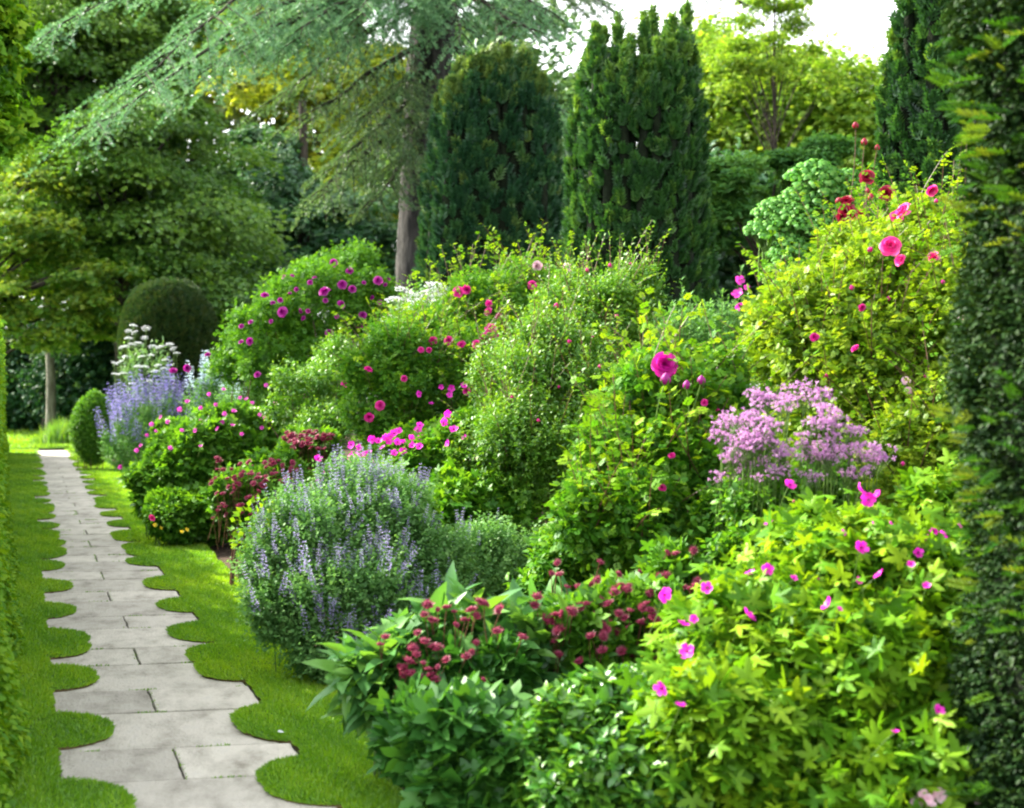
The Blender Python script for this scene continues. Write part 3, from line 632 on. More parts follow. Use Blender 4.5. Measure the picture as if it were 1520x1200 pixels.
tree('overhanging_tree', 'lime green tree leaning in over the hedge at the top corner', [B(-45, 60, 15, 55, 100), B(-30, 170, 15, 42, 70), B(-110, 20, 15, 80, 120)], 420, .2, M_LIME, (-130, 15, .09, 60), 61, CLUMP, 10, .14, .1, lump=.15)
for px, py, rx, ry, Y, lab in ((40, 560, 110, 80, 50, 'dark shadowed undergrowth bush at the far end of the path'), (170, 560, 80, 90, 47, 'dark shadowed bush behind the small round box bush'), (300, 520, 110, 110, 47, 'dark green bush behind the clipped dome'), (205, 450, 60, 90, 49, 'tall dark bush showing just left of the clipped dome top')):
    tree('undergrowth_bush', lab, [B(px, py, Y, rx, ry, 1.2)], 1900, .24, M_YEWB if px < 180 else M_SHADE, (px, Y, .08, py), int(px) + 3, CLUMP, 9, .4, .1, cat='bush')
# pale trunk in the gloom
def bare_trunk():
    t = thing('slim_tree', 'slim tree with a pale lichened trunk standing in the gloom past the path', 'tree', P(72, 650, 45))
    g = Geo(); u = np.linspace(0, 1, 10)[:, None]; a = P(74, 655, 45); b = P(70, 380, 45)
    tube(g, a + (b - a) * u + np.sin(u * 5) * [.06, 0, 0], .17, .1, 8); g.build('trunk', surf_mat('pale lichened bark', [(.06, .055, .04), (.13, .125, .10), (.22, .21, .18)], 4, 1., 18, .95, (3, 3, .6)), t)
    r = np.random.default_rng(9); bl = [B(70, 370, 45, 60, 50)]; p, nr = surface_points(bl, 260, r); g = Geo()
    p = np.repeat(p, 8, 0) + r.normal(0, .3, (len(p) * 8, 3)); inst(g, CLUMP, p, nz(r.normal(size=p.shape)), nz(r.normal(0, .5, p.shape) + [0, 0, 1]), .45, r.uniform(0, 1, len(p))); g.build('crown', M_GOLD, t)
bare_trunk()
def bank():
    r = np.random.default_rng(77); t = thing('bank_planting', 'sunlit yellow green clump of grasses at the end of the path', 'plant', P(95, 652, 41.5)); g = Geo()
    n = 2000; c = P(95, 652, 41.5); p = np.stack([c[0] + r.normal(0, .55, n), c[1] + r.normal(0, .35, n), np.zeros(n)], 1)
    h = .75 * np.exp(-((p[:, 0] - c[0]) / .7) ** 2) * r.uniform(.5, 1.1, n) + .1; d = nz(np.stack([r.normal(0, .35, n), r.normal(0, .3, n), np.ones(n)], 1)); inst(g, BLADE, p, d, r.normal(size=(n, 3)), h, r.uniform(.4, 1, n), .03 / h)
    g.build('blades', M_TWIGGY, t)
bank()

# cedar
def cedar():
    base = P(612, CY + EYE * F / 31, 31); base[2] = 0
    t = thing('cedar_tree', 'tall blue green cedar with a grey trunk and layered drooping boughs', 'tree', base)
    g = Geo(); pts = np.array([base + (0, 0, -.1), P(617, 600, 31), P(620, 400, 31), P(627, 250, 31), P(635, 120, 31), P(646, 0, 31), P(660, -160, 31)]); u = np.linspace(0, 1, 40)
    ys = np.stack([np.interp(u, np.linspace(0, 1, len(pts)), pts[:, i]) for i in range(3)], 1)
    r = np.random.default_rng(2); rad = np.interp(u, [0, .15, .5, .8, 1], [.58, .46, .45, .47, .40]); 
    m = 56; big = 150; uu = np.linspace(0, 1, big); C = np.stack([np.interp(uu, u, ys[:, k]) for k in range(3)], 1); RR = np.interp(uu, u, rad); aa = np.arange(m) * 2 * pi / m
    zz = C[:, 2:3]; ridge = .05 * np.abs(np.sin(aa[None] * 9 + np.sin(zz * 1.3) * 1.2 + np.sin(aa[None] * 3))) + .03 * np.sin(zz * 6.1 + aa[None] * 5) * np.sin(zz * 2.7 + aa[None] * 2) + r.normal(0, .012, (big, m))
    rr3 = RR[:, None] * (1 + ridge); V = np.stack([C[:, :1] + rr3 * np.cos(aa), C[:, 1:2] + rr3 * np.sin(aa), np.broadcast_to(zz, rr3.shape)], -1).reshape(1, -1, 3)
    g.add(V, [(i * m + j, i * m + (j + 1) % m, (i + 1) * m + (j + 1) % m, (i + 1) * m + j) for i in range(big - 1) for j in range(m)]); ob = g.build('trunk', M_WOOD, t)
    rng = np.random.default_rng(12)
    def bough(a, b, sag, n2, side_len, mat, droop, dens=1., both=True, tw=.115):
        a, b = np.asarray(a), np.asarray(b); L = np.linalg.norm(b - a); m = (a + b) / 2 + np.array([0, 0, sag * L])
        g = Geo(); tt = np.linspace(0, 1, 24)[:, None]; ax = (1 - tt) ** 2 * a + 2 * tt * (1 - tt) * m + tt * tt * b
        ax[1:-1] += np.cumsum(rng.normal(0, .02 * L ** .5, (22, 3)), 0) * np.linspace(.2, .6, 22)[:, None] * np.array([1, 1, .8]); tube(g, ax, .085, .01, 6, mi=1)
        dirv = nz(b - a); sd = nz(np.cross(dirv, [0, 0, 1.]))
        T = []; D = []
        for i in range(n2):
            u = .12 + .88 * (i + rng.uniform(0, 1)) / n2; s = (1 if i % 2 else -1) if both else 1
            o = np.array([np.interp(u, tt[:, 0], ax[:, k]) for k in range(3)])
            ln = side_len * (1.15 - .75 * u) * rng.uniform(.6, 1.25)
            d = nz(dirv * rng.uniform(.5, .9) + sd * s * rng.uniform(.4, .9) + np.array([0, 0, rng.uniform(-.25, .12) - droop * .4]))
            e = o + d * ln + np.array([0, 0, -droop * ln * .5]); mm = (o + e) / 2 + np.array([0, 0, .1 * ln])
            tubes(g, o[None], mm[None], e[None], .018, .004, 3, 4, mi=1)
            q = np.linspace(0, 1, max(4, int(ln / .07 * dens)))[:, None]; c = (1 - q) ** 2 * o + 2 * q * (1 - q) * mm + q * q * e
            T.append(c); D.append(np.tile(d, (len(c), 1)))
            nt = max(2, int(ln / .16 * dens))
            for j in range(nt):
                v = rng.uniform(.12, 1); oo = (1 - v) ** 2 * o + 2 * v * (1 - v) * mm + v * v * e
                l3 = ln * .34 * (1.1 - .6 * v) * rng.uniform(.5, 1.2); d3 = nz(d * .7 + np.cross(d, [0, 0, 1]) * rng.choice([-1, 1]) * rng.uniform(.5, 1) + np.array([0, 0, rng.uniform(-.35, .1) - droop * .5]))
                c = oo + d3 * l3 * np.linspace(0.1, 1, max(3, int(l3 / .07)))[:, None]; T.append(c); D.append(np.tile(d3, (len(c), 1)))
        T.append(ax[8:]); D.append(np.tile(dirv, (16, 1)))
        T = np.concatenate(T); D = np.concatenate(D); N = len(T)
        T = T + rng.normal(0, .012, T.shape)
        inst(g, TUFT, T, nz(D + rng.normal(0, .25, D.shape)), nz(np.array([0, 0, 1.]) + rng.normal(0, .3, D.shape)), rng.uniform(.75, 1.2, N) * tw * .62, rng.uniform(0, 1, N))
        return g.build('bough', [mat, M_DWOOD], t)
    tk = lambda y: P(np.interp(y, [-160, 0, 120, 250], [660, 648, 637, 630]), y, 31)
    bough(tk(-60), P(112, 192, 23), .10, 46, 2.6, M_CEDAR, .35)
    bough(tk(-90), P(70, 58, 24), .10, 40, 2.3, M_CEDAR, .3)
    bough(tk(-40), P(300, 120, 25), .09, 40, 2.4, M_CEDAR, .45)
    bough(tk(-130), P(250, -30, 24), .08, 34, 2.4, M_CEDAR, .3)
    bough(tk(-20), P(445, 60, 25), .08, 26, 1.5, M_CEDAR, .35)
    bough(tk(-150), P(540, 20, 24), .05, 30, 1.8, M_CEDAR, .3)
    bough(tk(-20), P(800, 60, 26), .08, 28, 1.6, M_CEDAR, .35)
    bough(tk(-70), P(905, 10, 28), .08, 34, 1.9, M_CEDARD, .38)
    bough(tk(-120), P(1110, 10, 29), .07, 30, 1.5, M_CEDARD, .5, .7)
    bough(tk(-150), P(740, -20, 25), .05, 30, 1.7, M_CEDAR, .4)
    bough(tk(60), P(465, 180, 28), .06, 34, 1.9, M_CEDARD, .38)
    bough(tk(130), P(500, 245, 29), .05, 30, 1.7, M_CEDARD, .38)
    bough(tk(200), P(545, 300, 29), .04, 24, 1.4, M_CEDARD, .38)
    bough(tk(60), P(850, 170, 31), .08, 36, 2.0, M_CEDAR, .8)
    bough(tk(100), P(845, 260, 32), .05, 34, 2.0, M_CEDAR, .9)
    bough(tk(-110), P(190, 120, 22), .11, 50, 2.8, M_CEDAR, .35)
    bough(tk(-60), P(360, 60, 26), .09, 44, 2.6, M_CEDAR, .4)
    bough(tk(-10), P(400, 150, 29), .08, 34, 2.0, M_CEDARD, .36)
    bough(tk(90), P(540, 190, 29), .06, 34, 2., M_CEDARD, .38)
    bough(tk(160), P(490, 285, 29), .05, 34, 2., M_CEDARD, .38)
    bough(tk(-30), P(700, 70, 26), .06, 30, 1.6, M_CEDAR, .45)
    bough(tk(-60), P(820, 30, 27), .06, 34, 1.8, M_CEDAR, .5)
    bough(tk(150), P(860, 330, 32), .03, 34, 2.0, M_CEDAR, .9)
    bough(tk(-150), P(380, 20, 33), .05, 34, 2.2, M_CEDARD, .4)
cedar()

# yews
def upright_yew(label, plumes, Y, mat, n, seed, L=.17, tuft=3, wid=1.):
    """plumes: (foot px, top px, top pixel row, half width px, depth offset); each a blunt upright column, together one dense tree"""
    r = np.random.default_rng(seed); pl = []
    for p0, p1, top, rpx, dy in plumes: pl.append((P(p0, 0, Y)[0], P(p1, 0, Y)[0], Y + dy, P(0, top, Y)[2], rpx / F * Y))
    t = thing('yew_tree', label, 'tree', (np.mean([b[0] for b in pl]), Y, 0)); P_ = []; N_ = []; H_ = []
    w = np.array([b[3] * b[4] for b in pl]); k = r.choice(len(pl), int(n * 2.4), p=w / w.sum()); A = np.array(pl)
    def axis(i, z): u = np.clip(z / A[i, 3], 0, 1.); return A[i, 0] + (A[i, 1] - A[i, 0]) * u, A[i, 2], A[i, 4] * np.clip((1.0 - u ** 18) + .02, .02, 1) * (.9 + .14 * np.sin(u * 2.6)) * np.clip((1.02 - u) / .09, 0, 1) ** .5
    z = A[k, 3] * r.uniform(0, 1, len(k)) ** .9; a = r.uniform(0, 2 * pi, len(k)); x, y, rad = axis(k, z)
    rad = rad * (1 + .08 * np.sin(z * 7 + k) * np.sin(a * 3 + k * 2))
    p = np.stack([x + rad * np.cos(a), y + rad * np.sin(a), z], 1); nr = np.stack([np.cos(a), np.sin(a), 0 * a], 1); ins = np.zeros(len(k), bool)
    for i in range(len(pl)):
        xi, yi, ri = axis(np.full(len(k), i), z); ins |= (k != i) & ((p[:, 0] - xi) ** 2 + (p[:, 1] - yi) ** 2 < (ri * .86) ** 2) & (z < A[i, 3])
    p, nr, z, k = p[~ins][:n], nr[~ins][:n], z[~ins][:n], k[~ins][:n]
    hh = np.clip((z / A[k, 3] - .9) * 6, 0, .6)  # lighter tint near each top: sunlit tips put into the needle colour
    p = np.repeat(p, tuft, 0); nr = np.repeat(nr, tuft, 0); base = np.repeat(r.beta(1.2, 1.9, len(hh)) * .85 + hh, tuft)
    D = nz(nr * .6 + np.array([0, 0, 1.1]) + r.normal(0, .26, p.shape)); Ls = L * r.uniform(.55, 1.3, len(p))
    g = Geo(); inst(g, YEWT, p - D * (Ls * .5)[:, None], D, nz(nr + r.normal(0, .5, p.shape)), Ls, np.clip(base + r.uniform(-.1, .25, len(p)), 0, 1), wid)
    g.build('crown', mat, t); g = Geo()
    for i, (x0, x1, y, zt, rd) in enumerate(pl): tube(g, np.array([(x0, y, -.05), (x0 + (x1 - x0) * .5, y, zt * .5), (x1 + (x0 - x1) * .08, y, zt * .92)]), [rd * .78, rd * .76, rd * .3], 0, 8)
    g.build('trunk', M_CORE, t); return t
YEWT = t_shoot(4, .46, .085)
rr_ = np.random.default_rng(8)
plA = [(628 + (px - 655) * 1.17, px, 84 + 13 * abs(rr_.normal()) + (max(0, px - 765) * 1.1 if px > 765 else max(0, 690 - px) * 1.), 15, dy) for px in np.linspace(664, 792, 11) for dy in (-.8, -.45, -.1, .5)] + [(622, 650, 150, 13, -.3), (618, 642, 230, 13, .1), (808, 818, 165, 14, 0.), (802, 808, 130, 14, -.4)]
upright_yew('broad dark blue green yew with a rounded top beside the cedar trunk', plA, 24, M_YEWB, 8000, 71, .26)
plB = [(872, 884, 48, 18, -.35), (888, 900, 42, 15, -.1), (906, 914, 28, 10, -.3), (925, 926, 66, 15, -.45), (928, 930, 52, 10, .2), (946, 944, 30, 10, -.4), (966, 964, 16, 10, -.1), (985, 978, 36, 11, -.5), (994, 988, 22, 9, .1), (1006, 1000, 20, 9, -.4), (1016, 1010, 8, 9, .1), (880, 892, 62, 22, .4), (910, 912, 70, 18, .45), (950, 950, 64, 18, .5), (1000, 996, 60, 18, .5), (860, 868, 150, 15, 0), (1030, 1018, 160, 15, 0.), (884, 896, 110, 15, -.55), (906, 914, 90, 15, -.62), (930, 936, 104, 15, -.68), (952, 953, 80, 15, -.68), (975, 972, 84, 15, -.66), (1000, 993, 72, 15, -.55), (1020, 1008, 92, 14, -.4), (1036, 1026, 300, 15, -.2), (854, 862, 300, 15, -.2)]
plB = [(a, 948 + (b - 948) * 1.13, c, d * 1.06, e) for a, b, c, d, e in plB]
upright_yew('narrow dark green yew column with a jagged blunt top of short spires', plB, 18, M_YEW, 8200, 72, .18)
plC = [(1345, 1350, -60, 24, 0), (1372, 1372, -90, 26, -.2), (1400, 1400, -110, 28, 0), (1335, 1335, 40, 16, .1), (1385, 1385, -80, 28, .3), (1430, 1430, -100, 30, 0), (1360, 1360, 10, 26, .2), (1322, 1319, 90, 7, .1)]
upright_yew('tall thin leafed dark yew column rising behind the yellow leaved rose', plC, 13, M_YEW, 2800, 73, .15)
def near_yew():
    r = np.random.default_rng(74); t = thing('yew_tree', 'very near dark yew with glossy leaves and sunlit yellow green shoots cropped by the frame', 'tree', P(1720, 1300, 4.6) * [1, 1, 0])
    def column(n):
        a = r.uniform(.72, 1.62, n) * pi; z = r.uniform(.02, 4.4, n); R_ = .60 * (1 + .055 * np.sin(z * 5 + a * 2) + .06 * np.sin(z * 9 + a * 7) * np.sin(z * 3.1) + r.normal(0, .025, n)); x0 = P(1746, 0, 4.6)[0]
        return np.stack([x0 + R_ * np.cos(a), 4.6 + R_ * np.sin(a), z], 1), np.stack([np.cos(a), np.sin(a), 0 * a], 1)
    g = Geo(); p, nr = column(20000); D = nz(nr + [0, 0, .25] + r.normal(0, .45, p.shape)); Ls = .09 * r.uniform(.6, 1.4, len(p))
    shoots(g, LEAF, p - D * (Ls * .8)[:, None], D, Ls, 6, .027, r, .9)
    g.build('crown', M_GLOSSY, t)
    g = Geo(); p, nr = column(3400); k = (nr[:, 0] < -.1) & (nr[:, 1] < .4) & (np.sin(p[:, 2] * 5.2 + 1.) + r.normal(0, .6, len(p)) > .2); p, nr = p[k], nr[k]; D = nz(nr + [0, 0, .1] + r.normal(0, .35, p.shape)); Ls = .075 * r.uniform(.6, 1.6, len(p))  # only on the left side: sunlight put into the colour of these shoots
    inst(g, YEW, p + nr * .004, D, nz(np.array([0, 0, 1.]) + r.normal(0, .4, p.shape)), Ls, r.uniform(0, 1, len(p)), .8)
    g.build('lit_shoots', M_EDGE, t)
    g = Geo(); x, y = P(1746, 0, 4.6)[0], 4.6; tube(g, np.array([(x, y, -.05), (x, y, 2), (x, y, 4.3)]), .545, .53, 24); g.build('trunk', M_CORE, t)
near_yew()

# clipped dome on its block, and the small round box bush
def topiary():
    Y = 33; c = P(250, 0, Y); R = 77 / F * Y; zt = P(0, 418, Y)[2]; zb = P(0, 545, Y)[2]; r = np.random.default_rng(81)
    t = thing('topiary_dome', 'clipped dark yew dome on a low block at the far end of the border', 'topiary', (c[0], Y, 0)); g = Geo(); n = 15000
    u = r.uniform(0, 1, n); a = r.uniform(0, 2 * pi, n); e = np.arcsin(u) * 1.; H = zt - (zb - .1)
    dent = 1 + .018 * np.sin(a * 3 + e * 5) + .015 * np.sin(a * 7 + 2) * np.cos(e * 9); rad = R * np.cos(e) ** .66 * dent * (1 - .07 * np.exp(-(e / .25) ** 2)); p = np.stack([c[0] + rad * np.cos(a), Y + rad * np.sin(a), zb - .1 + H * np.sin(e) ** .92 * dent], 1); nr = nz(np.stack([np.cos(a) * np.cos(e), np.sin(a) * np.cos(e), np.sin(e)], 1))
    n2 = 5000; a = r.uniform(0, 2 * pi, n2); z = r.uniform(.02, zb, n2); w = R * .86; q = np.stack([c[0] - .12 + w * np.cos(a), Y + w * np.sin(a), z], 1); qn = np.stack([np.cos(a), np.sin(a), 0 * a], 1)
    p = np.concatenate([p, q]); nr = np.concatenate([nr, qn]); D = nz(nr + [0, 0, .3] + r.normal(0, .35, p.shape))
    inst(g, YEWFAR, p - D * .05, D, nz(nr + r.normal(0, .5, p.shape)), .11 * r.uniform(.6, 1.2, len(p)), r.beta(1.4, 1.6, len(p)), 1.1); g.build('foliage', M_TOPI, t)
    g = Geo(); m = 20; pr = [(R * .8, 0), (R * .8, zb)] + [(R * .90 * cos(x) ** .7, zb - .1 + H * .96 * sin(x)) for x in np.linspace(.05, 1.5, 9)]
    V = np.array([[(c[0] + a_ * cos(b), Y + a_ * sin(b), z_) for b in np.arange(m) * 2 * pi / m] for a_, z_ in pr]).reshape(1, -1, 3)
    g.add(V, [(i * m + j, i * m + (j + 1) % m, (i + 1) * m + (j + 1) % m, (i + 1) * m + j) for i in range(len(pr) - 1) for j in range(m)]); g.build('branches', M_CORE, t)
topiary()

# ================================================================== the border
ROUGH = {}
def rough(blobs, rng, k=8):
    out = []
    for x, y, z, a, b, c in blobs:
        out.append((x, y, z, a * .82, b * .82, c * .82))
        u = nz(rng.normal(size=(k, 3))); u[:, 2] = np.abs(u[:, 2]) * np.where(rng.uniform(0, 1, k) < .75, 1, -.6); f = rng.uniform(.24, .46, k); q = rng.uniform(.62, .98, k)
        for i in range(k): out.append((x + u[i, 0] * a * q[i], y + u[i, 1] * b * q[i], max(.08, z + u[i, 2] * c * q[i]), a * f[i], b * f[i], c * f[i] * rng.uniform(.8, 1.2)))
    return out
def shrub(name, label, cat, blobs, n, L, k, size, tpl, mat, seed, up=.45, rand=.45, spread=1., lump=.13, inner=.45, wid=1., stems=40, smat=None, sr=(.009, .003), foot=.5, freq=3., group=None, flat=0., rk=8):
    r = np.random.default_rng(seed); t = thing(name, label, cat, center(blobs), group); g = Geo()
    if rk: blobs = rough(blobs, r, rk)
    ROUGH[t.name] = blobs
    p, nr, b, D = shrub_leaves(g, blobs, n, L, k, size, tpl, r, up, rand, spread, lump, inner, wid, freq, flat)
    g.build('foliage', mat, t)
    if stems:
        g = Geo(); stem_set(g, blobs, b, r, stems, sr[0], sr[1], foot); g.build('stems', smat or M_RSTEM, t)
    return t, p, nr, b, D, r
def sprays(g, blobs, n, ln, k, size, tpl, rng, top=.3, out=.6):
    """long arching shoots that break the outline"""
    p, nr = surface_points(blobs, n * 3, rng, .1); ok = nr[:, 2] > top; p, nr = p[ok][:n], nr[ok][:n]
    d = nz(nr * out + [0, 0, .8] + rng.normal(0, .3, p.shape)); L = ln * rng.uniform(.5, 1.4, len(p))
    e = p + d * L[:, None] + np.array([0, 0, -.18]) * L[:, None]; m = p + d * (L * .55)[:, None]; a = p - d * .2
    tubes(g, a, m, e, .004, .0015, 3, 5, .4, 1)
    T = np.linspace(.12, 1, k); pos = []; dd = []
    for q in T:
        pos.append((1 - q) ** 2 * a + 2 * q * (1 - q) * m + q * q * e); dd.append(nz(2 * (1 - q) * (m - a) + 2 * q * (e - m)))
    pos = np.array(pos); dd = np.array(dd); s = np.where(np.arange(k) % 2, 1, -1)[:, None, None]
    sd = nz(np.cross(dd, [0, 0, 1.]) + rng.normal(0, .3, dd.shape)) * s
    ld = nz(dd * .6 + sd * .8 + rng.normal(0, .15, dd.shape))
    inst(g, tpl, pos.reshape(-1, 3), ld.reshape(-1, 3), nz(np.array([0, 0, 1.]) + rng.normal(0, .35, ld.reshape(-1, 3).shape)), size * rng.uniform(.6, 1.15, k * len(p)), np.clip(rng.uniform(.35, 1, k * len(p)), 0, 1))
def flowers(t, blobs, pts, meshes, name, size, rng, face=(0, -.5, .6), jit=.35, stalk=0., smat=None, sr=.003, pull=None, wob=.15, raw=False):
    """one object per bloom, standing on the plant's own surface"""
    if not raw: blobs = ROUGH[t.name]
    for q in pts:
        px, py = q[0], q[1]; sz = size * (q[2] if len(q) > 2 else 1) * rng.uniform(1 - wob, 1 + wob)
        h = ray_front(px, py, blobs); d = np.array([(px - CX) / F, 1., (CY - py) / F]); h = h - d * (pull if pull is not None else .012 * h[1])
        f = nz(np.array(face, float) + rng.normal(0, jit, 3)); o = put(meshes[rng.integers(len(meshes))], name, t, h, f, sz, rng)
        if stalk:
            c = h - f * sz * .08; a = h + np.array([rng.normal(0, .04), .08 + rng.uniform(0, .06), -max(stalk, .08)]); m = (a + c) / 2 + rng.normal(0, .012, 3); m[2] += stalk * .1
            g = Geo(); tubes(g, [a], [m], [c], sr, sr * .7, 4, 5); k = g.build('stalk', smat or M_STEM, None, c); k.parent = o
            from mathutils import Matrix
            k.matrix_parent_inverse = (Matrix.Translation(t.location) @ o.matrix_basis).inverted()

R1 = [rose_mesh('rose_bloom', P_PURP, s, o) for s, o in ((1, 1.), (2, .8), (3, 1.1))]
R2 = [rose_mesh('rose_bloom', P_ROSE, s, o) for s, o in ((4, 1.), (5, .75), (6, 1.15))]
R3 = [rose_mesh('rose_bloom', P_HOT, s, o) for s, o in ((7, 1.), (8, .8))]
R4 = [rose_mesh('rose_bloom', P_RED, s, o) for s, o in ((9, .9), (10, 1.))]
R5 = [rose_mesh('rose_bloom', P_PALE, s, o) for s, o in ((11, 1.1), (12, .9))]
BUD1 = [bud_mesh('rose_bud', P_ROSE, M_STEM)]; BUD3 = [bud_mesh('rose_bud', P_PURP, M_STEM)]; BUDR = [bud_mesh('rose_bud', P_RED, M_STEM)]
GER = [geranium_mesh('geranium_flower', [P_MAG, M_EYE], s) for s in (1, 2, 3, 4)]
GERP = [geranium_mesh('geranium_flower', [P_MID, M_EYE], s) for s in (5, 6, 7)]
AST = [astrantia_mesh('masterwort_head', [P_WINE, M_RSTEM], s) for s in (1, 2, 3)]
FLU = [fluff_mesh('flower_cluster', [P_LILAC, M_STEM], s) for s in (1, 2, 3)]
UMB = [umbel_mesh('flower_umbel', [P_WHITE, M_STEM], s) for s in (1, 2)]
UMBG = [umbel_mesh('seed_umbel', [P_UMB, M_STEM], s, 38, .75) for s in (3, 4, 5)]
SPB = [spike_mesh('flower_spike', [P_BLUE, M_STEM], s) for s in (1, 2, 3)]
SPN = [spike_mesh('flower_spike', [P_NEP, M_STEM], s, 8, .07, .075) for s in (4, 5, 6)]
SPI = [spike_mesh('flower_spike', [P_ICE, M_STEM], s, 9, .09, .09) for s in (7, 8)]
SPM = [spike_mesh('flower_spike', [P_LILAC, M_STEM], s, 7, .1, .1) for s in (9,)]

# --- far end
bx = [B(140, 636, 29, 33, 52)]
shrub('box_bush', 'small bright green rounded bush where the border meets the path end', 'bush', bx, 3000, .16, 5, .05, SMALL, M_GREEN, 101, .4, .4, 1.1, .05, .4, stems=14, rk=0)
bl = [B(225, 640, 25, 62, 50), B(180, 665, 24.3, 34, 36), B(270, 640, 25, 45, 45)]
t, p, nr, b, D, r = shrub('catmint', 'far clump of violet blue catmint beside the rounded box bush', 'plant', bl, 1300, .3, 8, .06, LANCE, M_NEP, 102, .9, .3, .8, stems=25, smat=M_STEM)
k = r.permutation(np.where((nr[:, 2] > .05) & (nr[:, 1] < .6))[0])[:95]
for i in k: put(SPB[i % 3], 'flower_spike', t, p[i] + (0, 0, .02), nz(nr[i] * .35 + [0, 0, 1] + r.normal(0, .12, 3)), r.uniform(.35, .65), r)
bl = [B(215, 560, 26, 40, 40)]
t, p, nr, b, D, r = shrub('white_valerian', 'tall airy plant with white flower clusters in front of the clipped dome', 'plant', bl, 90, .4, 7, .10, LANCE, M_SAGE, 103, 1., .3, .8, inner=.2, stems=20, smat=M_STEM, foot=.4)
vp = [(198, 484), (217, 488), (191, 492), (200, 494), (215, 502), (191, 503), (181, 516), (188, 515), (196, 512), (205, 510), (227, 515), (238, 516), (252, 512), (257, 518), (262, 525), (224, 528), (170, 540), (178, 538), (182, 555), (205, 545), (215, 545), (235, 543), (243, 548), (196, 570), (222, 566), (171, 556), (210, 530), (245, 535), (187, 530), (230, 552)]
flowers(t, bl, vp, UMB, 'flower_umbel', .15, r, (0, -.2, 1), .2, 1.0, M_STEM, .006)
bl = [B(390, 590, 18, 75, 40), B(450, 585, 17.5, 40, 40), B(300, 600, 19, 30, 40)]
t, p, nr, b, D, r = shrub('pale_bellflower', 'grey leaved clump with pale icy blue spires behind the green geranium mound', 'plant', bl, 900, .25, 7, .055, LANCE, M_NEP, 104, .8, .35, .9, stems=20, smat=M_STEM)
k = r.permutation(np.where((nr[:, 2] > .1) & (nr[:, 1] < .5))[0])[:60]
for i in k: put(SPI[i % 2], 'flower_spike', t, p[i], nz([0, -.1, 1] + r.normal(0, .12, 3)), r.uniform(.25, .5), r)

# --- roses and big shrubs, far to near
blA = [B(470, 450, 17, 95, 55), B(392, 500, 16.6, 56, 50), B(540, 450, 17.4, 55, 55), B(450, 540, 17, 110, 70), B(520, 400, 17.3, 45, 28), B(338, 545, 17.2, 28, 30)]
t, p, nr, b, D, r = shrub('shrub_rose', 'big rounded rose bush full of purple magenta blooms in front of the cedar', 'rose bush', blA, 3000, .3, 7, .075, ROSE, M_GREEN, 105, .4, .5, stems=50)
flowers(t, blA, [(519, 402, 1.2), (508, 422, 1.3), (561, 416, 1.2), (481, 432, 1.3), (393, 439, 1.1), (419, 463, 1.2), (507, 452), (538, 468), (489, 494, 1.1), (371, 507, 1.1), (382, 556), (533, 484), (495, 390), (523, 429), (563, 449, .8), (581, 469), (257, 551, 1.1), (278, 547), (308, 526, .8)], R1, 'rose_bloom', .096, r, (-.2, -.9, .5))
flowers(t, blA, [(421, 411), (434, 409), (460, 419), (467, 412), (446, 462), (457, 462), (402, 477), (358, 484), (572, 423), (577, 414), (483, 446), (416, 446), (430, 436), (358, 508), (372, 478), (440, 430), (540, 420), (552, 442), (450, 472), (500, 470), (405, 450), (545, 486)], R1, 'rose_bloom', .062, r, (-.2, -.9, .5))
bl = [B(628, 470, 15.4, 50, 35)]
t, p, nr, b, D, r = shrub('white_umbel_plant', 'clump of white umbel flowers at the foot of the broad yew', 'plant', bl, 200, .35, 7, .08, LANCE, M_SAGE, 106, .9, .3, inner=.2, stems=20, smat=M_STEM)
flowers(t, bl, [(597, 431), (585, 446), (608, 440), (627, 437), (643, 425), (652, 424), (660, 432), (640, 442), (632, 450), (650, 450), (655, 447), (600, 461), (580, 475), (616, 450), (645, 436), (655, 440), (667, 460), (575, 478)], UMB, 'flower_umbel', .17, r, (0, -.6, 1), .2, .9, M_STEM, .006, .9)
bl = [B(755, 425, 19, 40, 20), B(735, 440, 19, 20, 20)]
t, p, nr, b, D, r = shrub('pale_blue_plant', 'pale blue flowered plant half hidden before the broad yew', 'plant', bl, 220, .3, 7, .08, LANCE, M_SAGE, 107, .9, .3, inner=.2, stems=14, smat=M_STEM)
flowers(t, bl, [(752, 410), (760, 408), (745, 415), (770, 412), (728, 430), (742, 432), (780, 414), (765, 418)], [umbel_mesh('flower_umbel', [P_ICE, M_STEM], 8)], 'flower_umbel', .17, r, (0, -.4, 1), .2, .4, M_STEM, .006)

blB = [B(660, 535, 13.4, 115, 62), B(570, 600, 12.8, 75, 75), B(720, 470, 14, 80, 55), B(790, 440, 14.4, 60, 45), B(680, 620, 13, 120, 90), B(620, 560, 13, 100, 70), B(680, 475, 14, 40, 24)]
t, p, nr, b, D, r = shrub('shrub_rose', 'middle rose bush with fresh green leaves and magenta blooms beside the tall twiggy shrub', 'rose bush', blB, 4600, .27, 7, .068, ROSE, M_ROSE, 108, .4, .5, stems=60)
g = Geo(); sprays(g, ROUGH[t.name], 170, .5, 10, .07, ROSE, r); g.build('young_shoots', [M_LIME, M_RSTEM], t)
flowers(t, blB, [(680, 433, 1.2), (693, 430, 1.1), (725, 463), (728, 487, 1.3), (720, 503, 1.3), (707, 511), (642, 505), (666, 506), (685, 512), (625, 519, .8), (547, 548), (512, 569, .8), (807, 478, 1.5), (741, 471), (790, 423), (725, 451), (693, 581), (564, 602), (548, 620), (600, 562, .7), (637, 520, .7), (790, 470, .7), (776, 474, .7), (733, 495, 1.1)], R2, 'rose_bloom', .082, r, (-.2, -.9, .4))
flowers(t, blB, [(797, 395), (810, 400, .8), (842, 397)], R5, 'rose_bloom', .10, r, (-.2, -.9, .4))
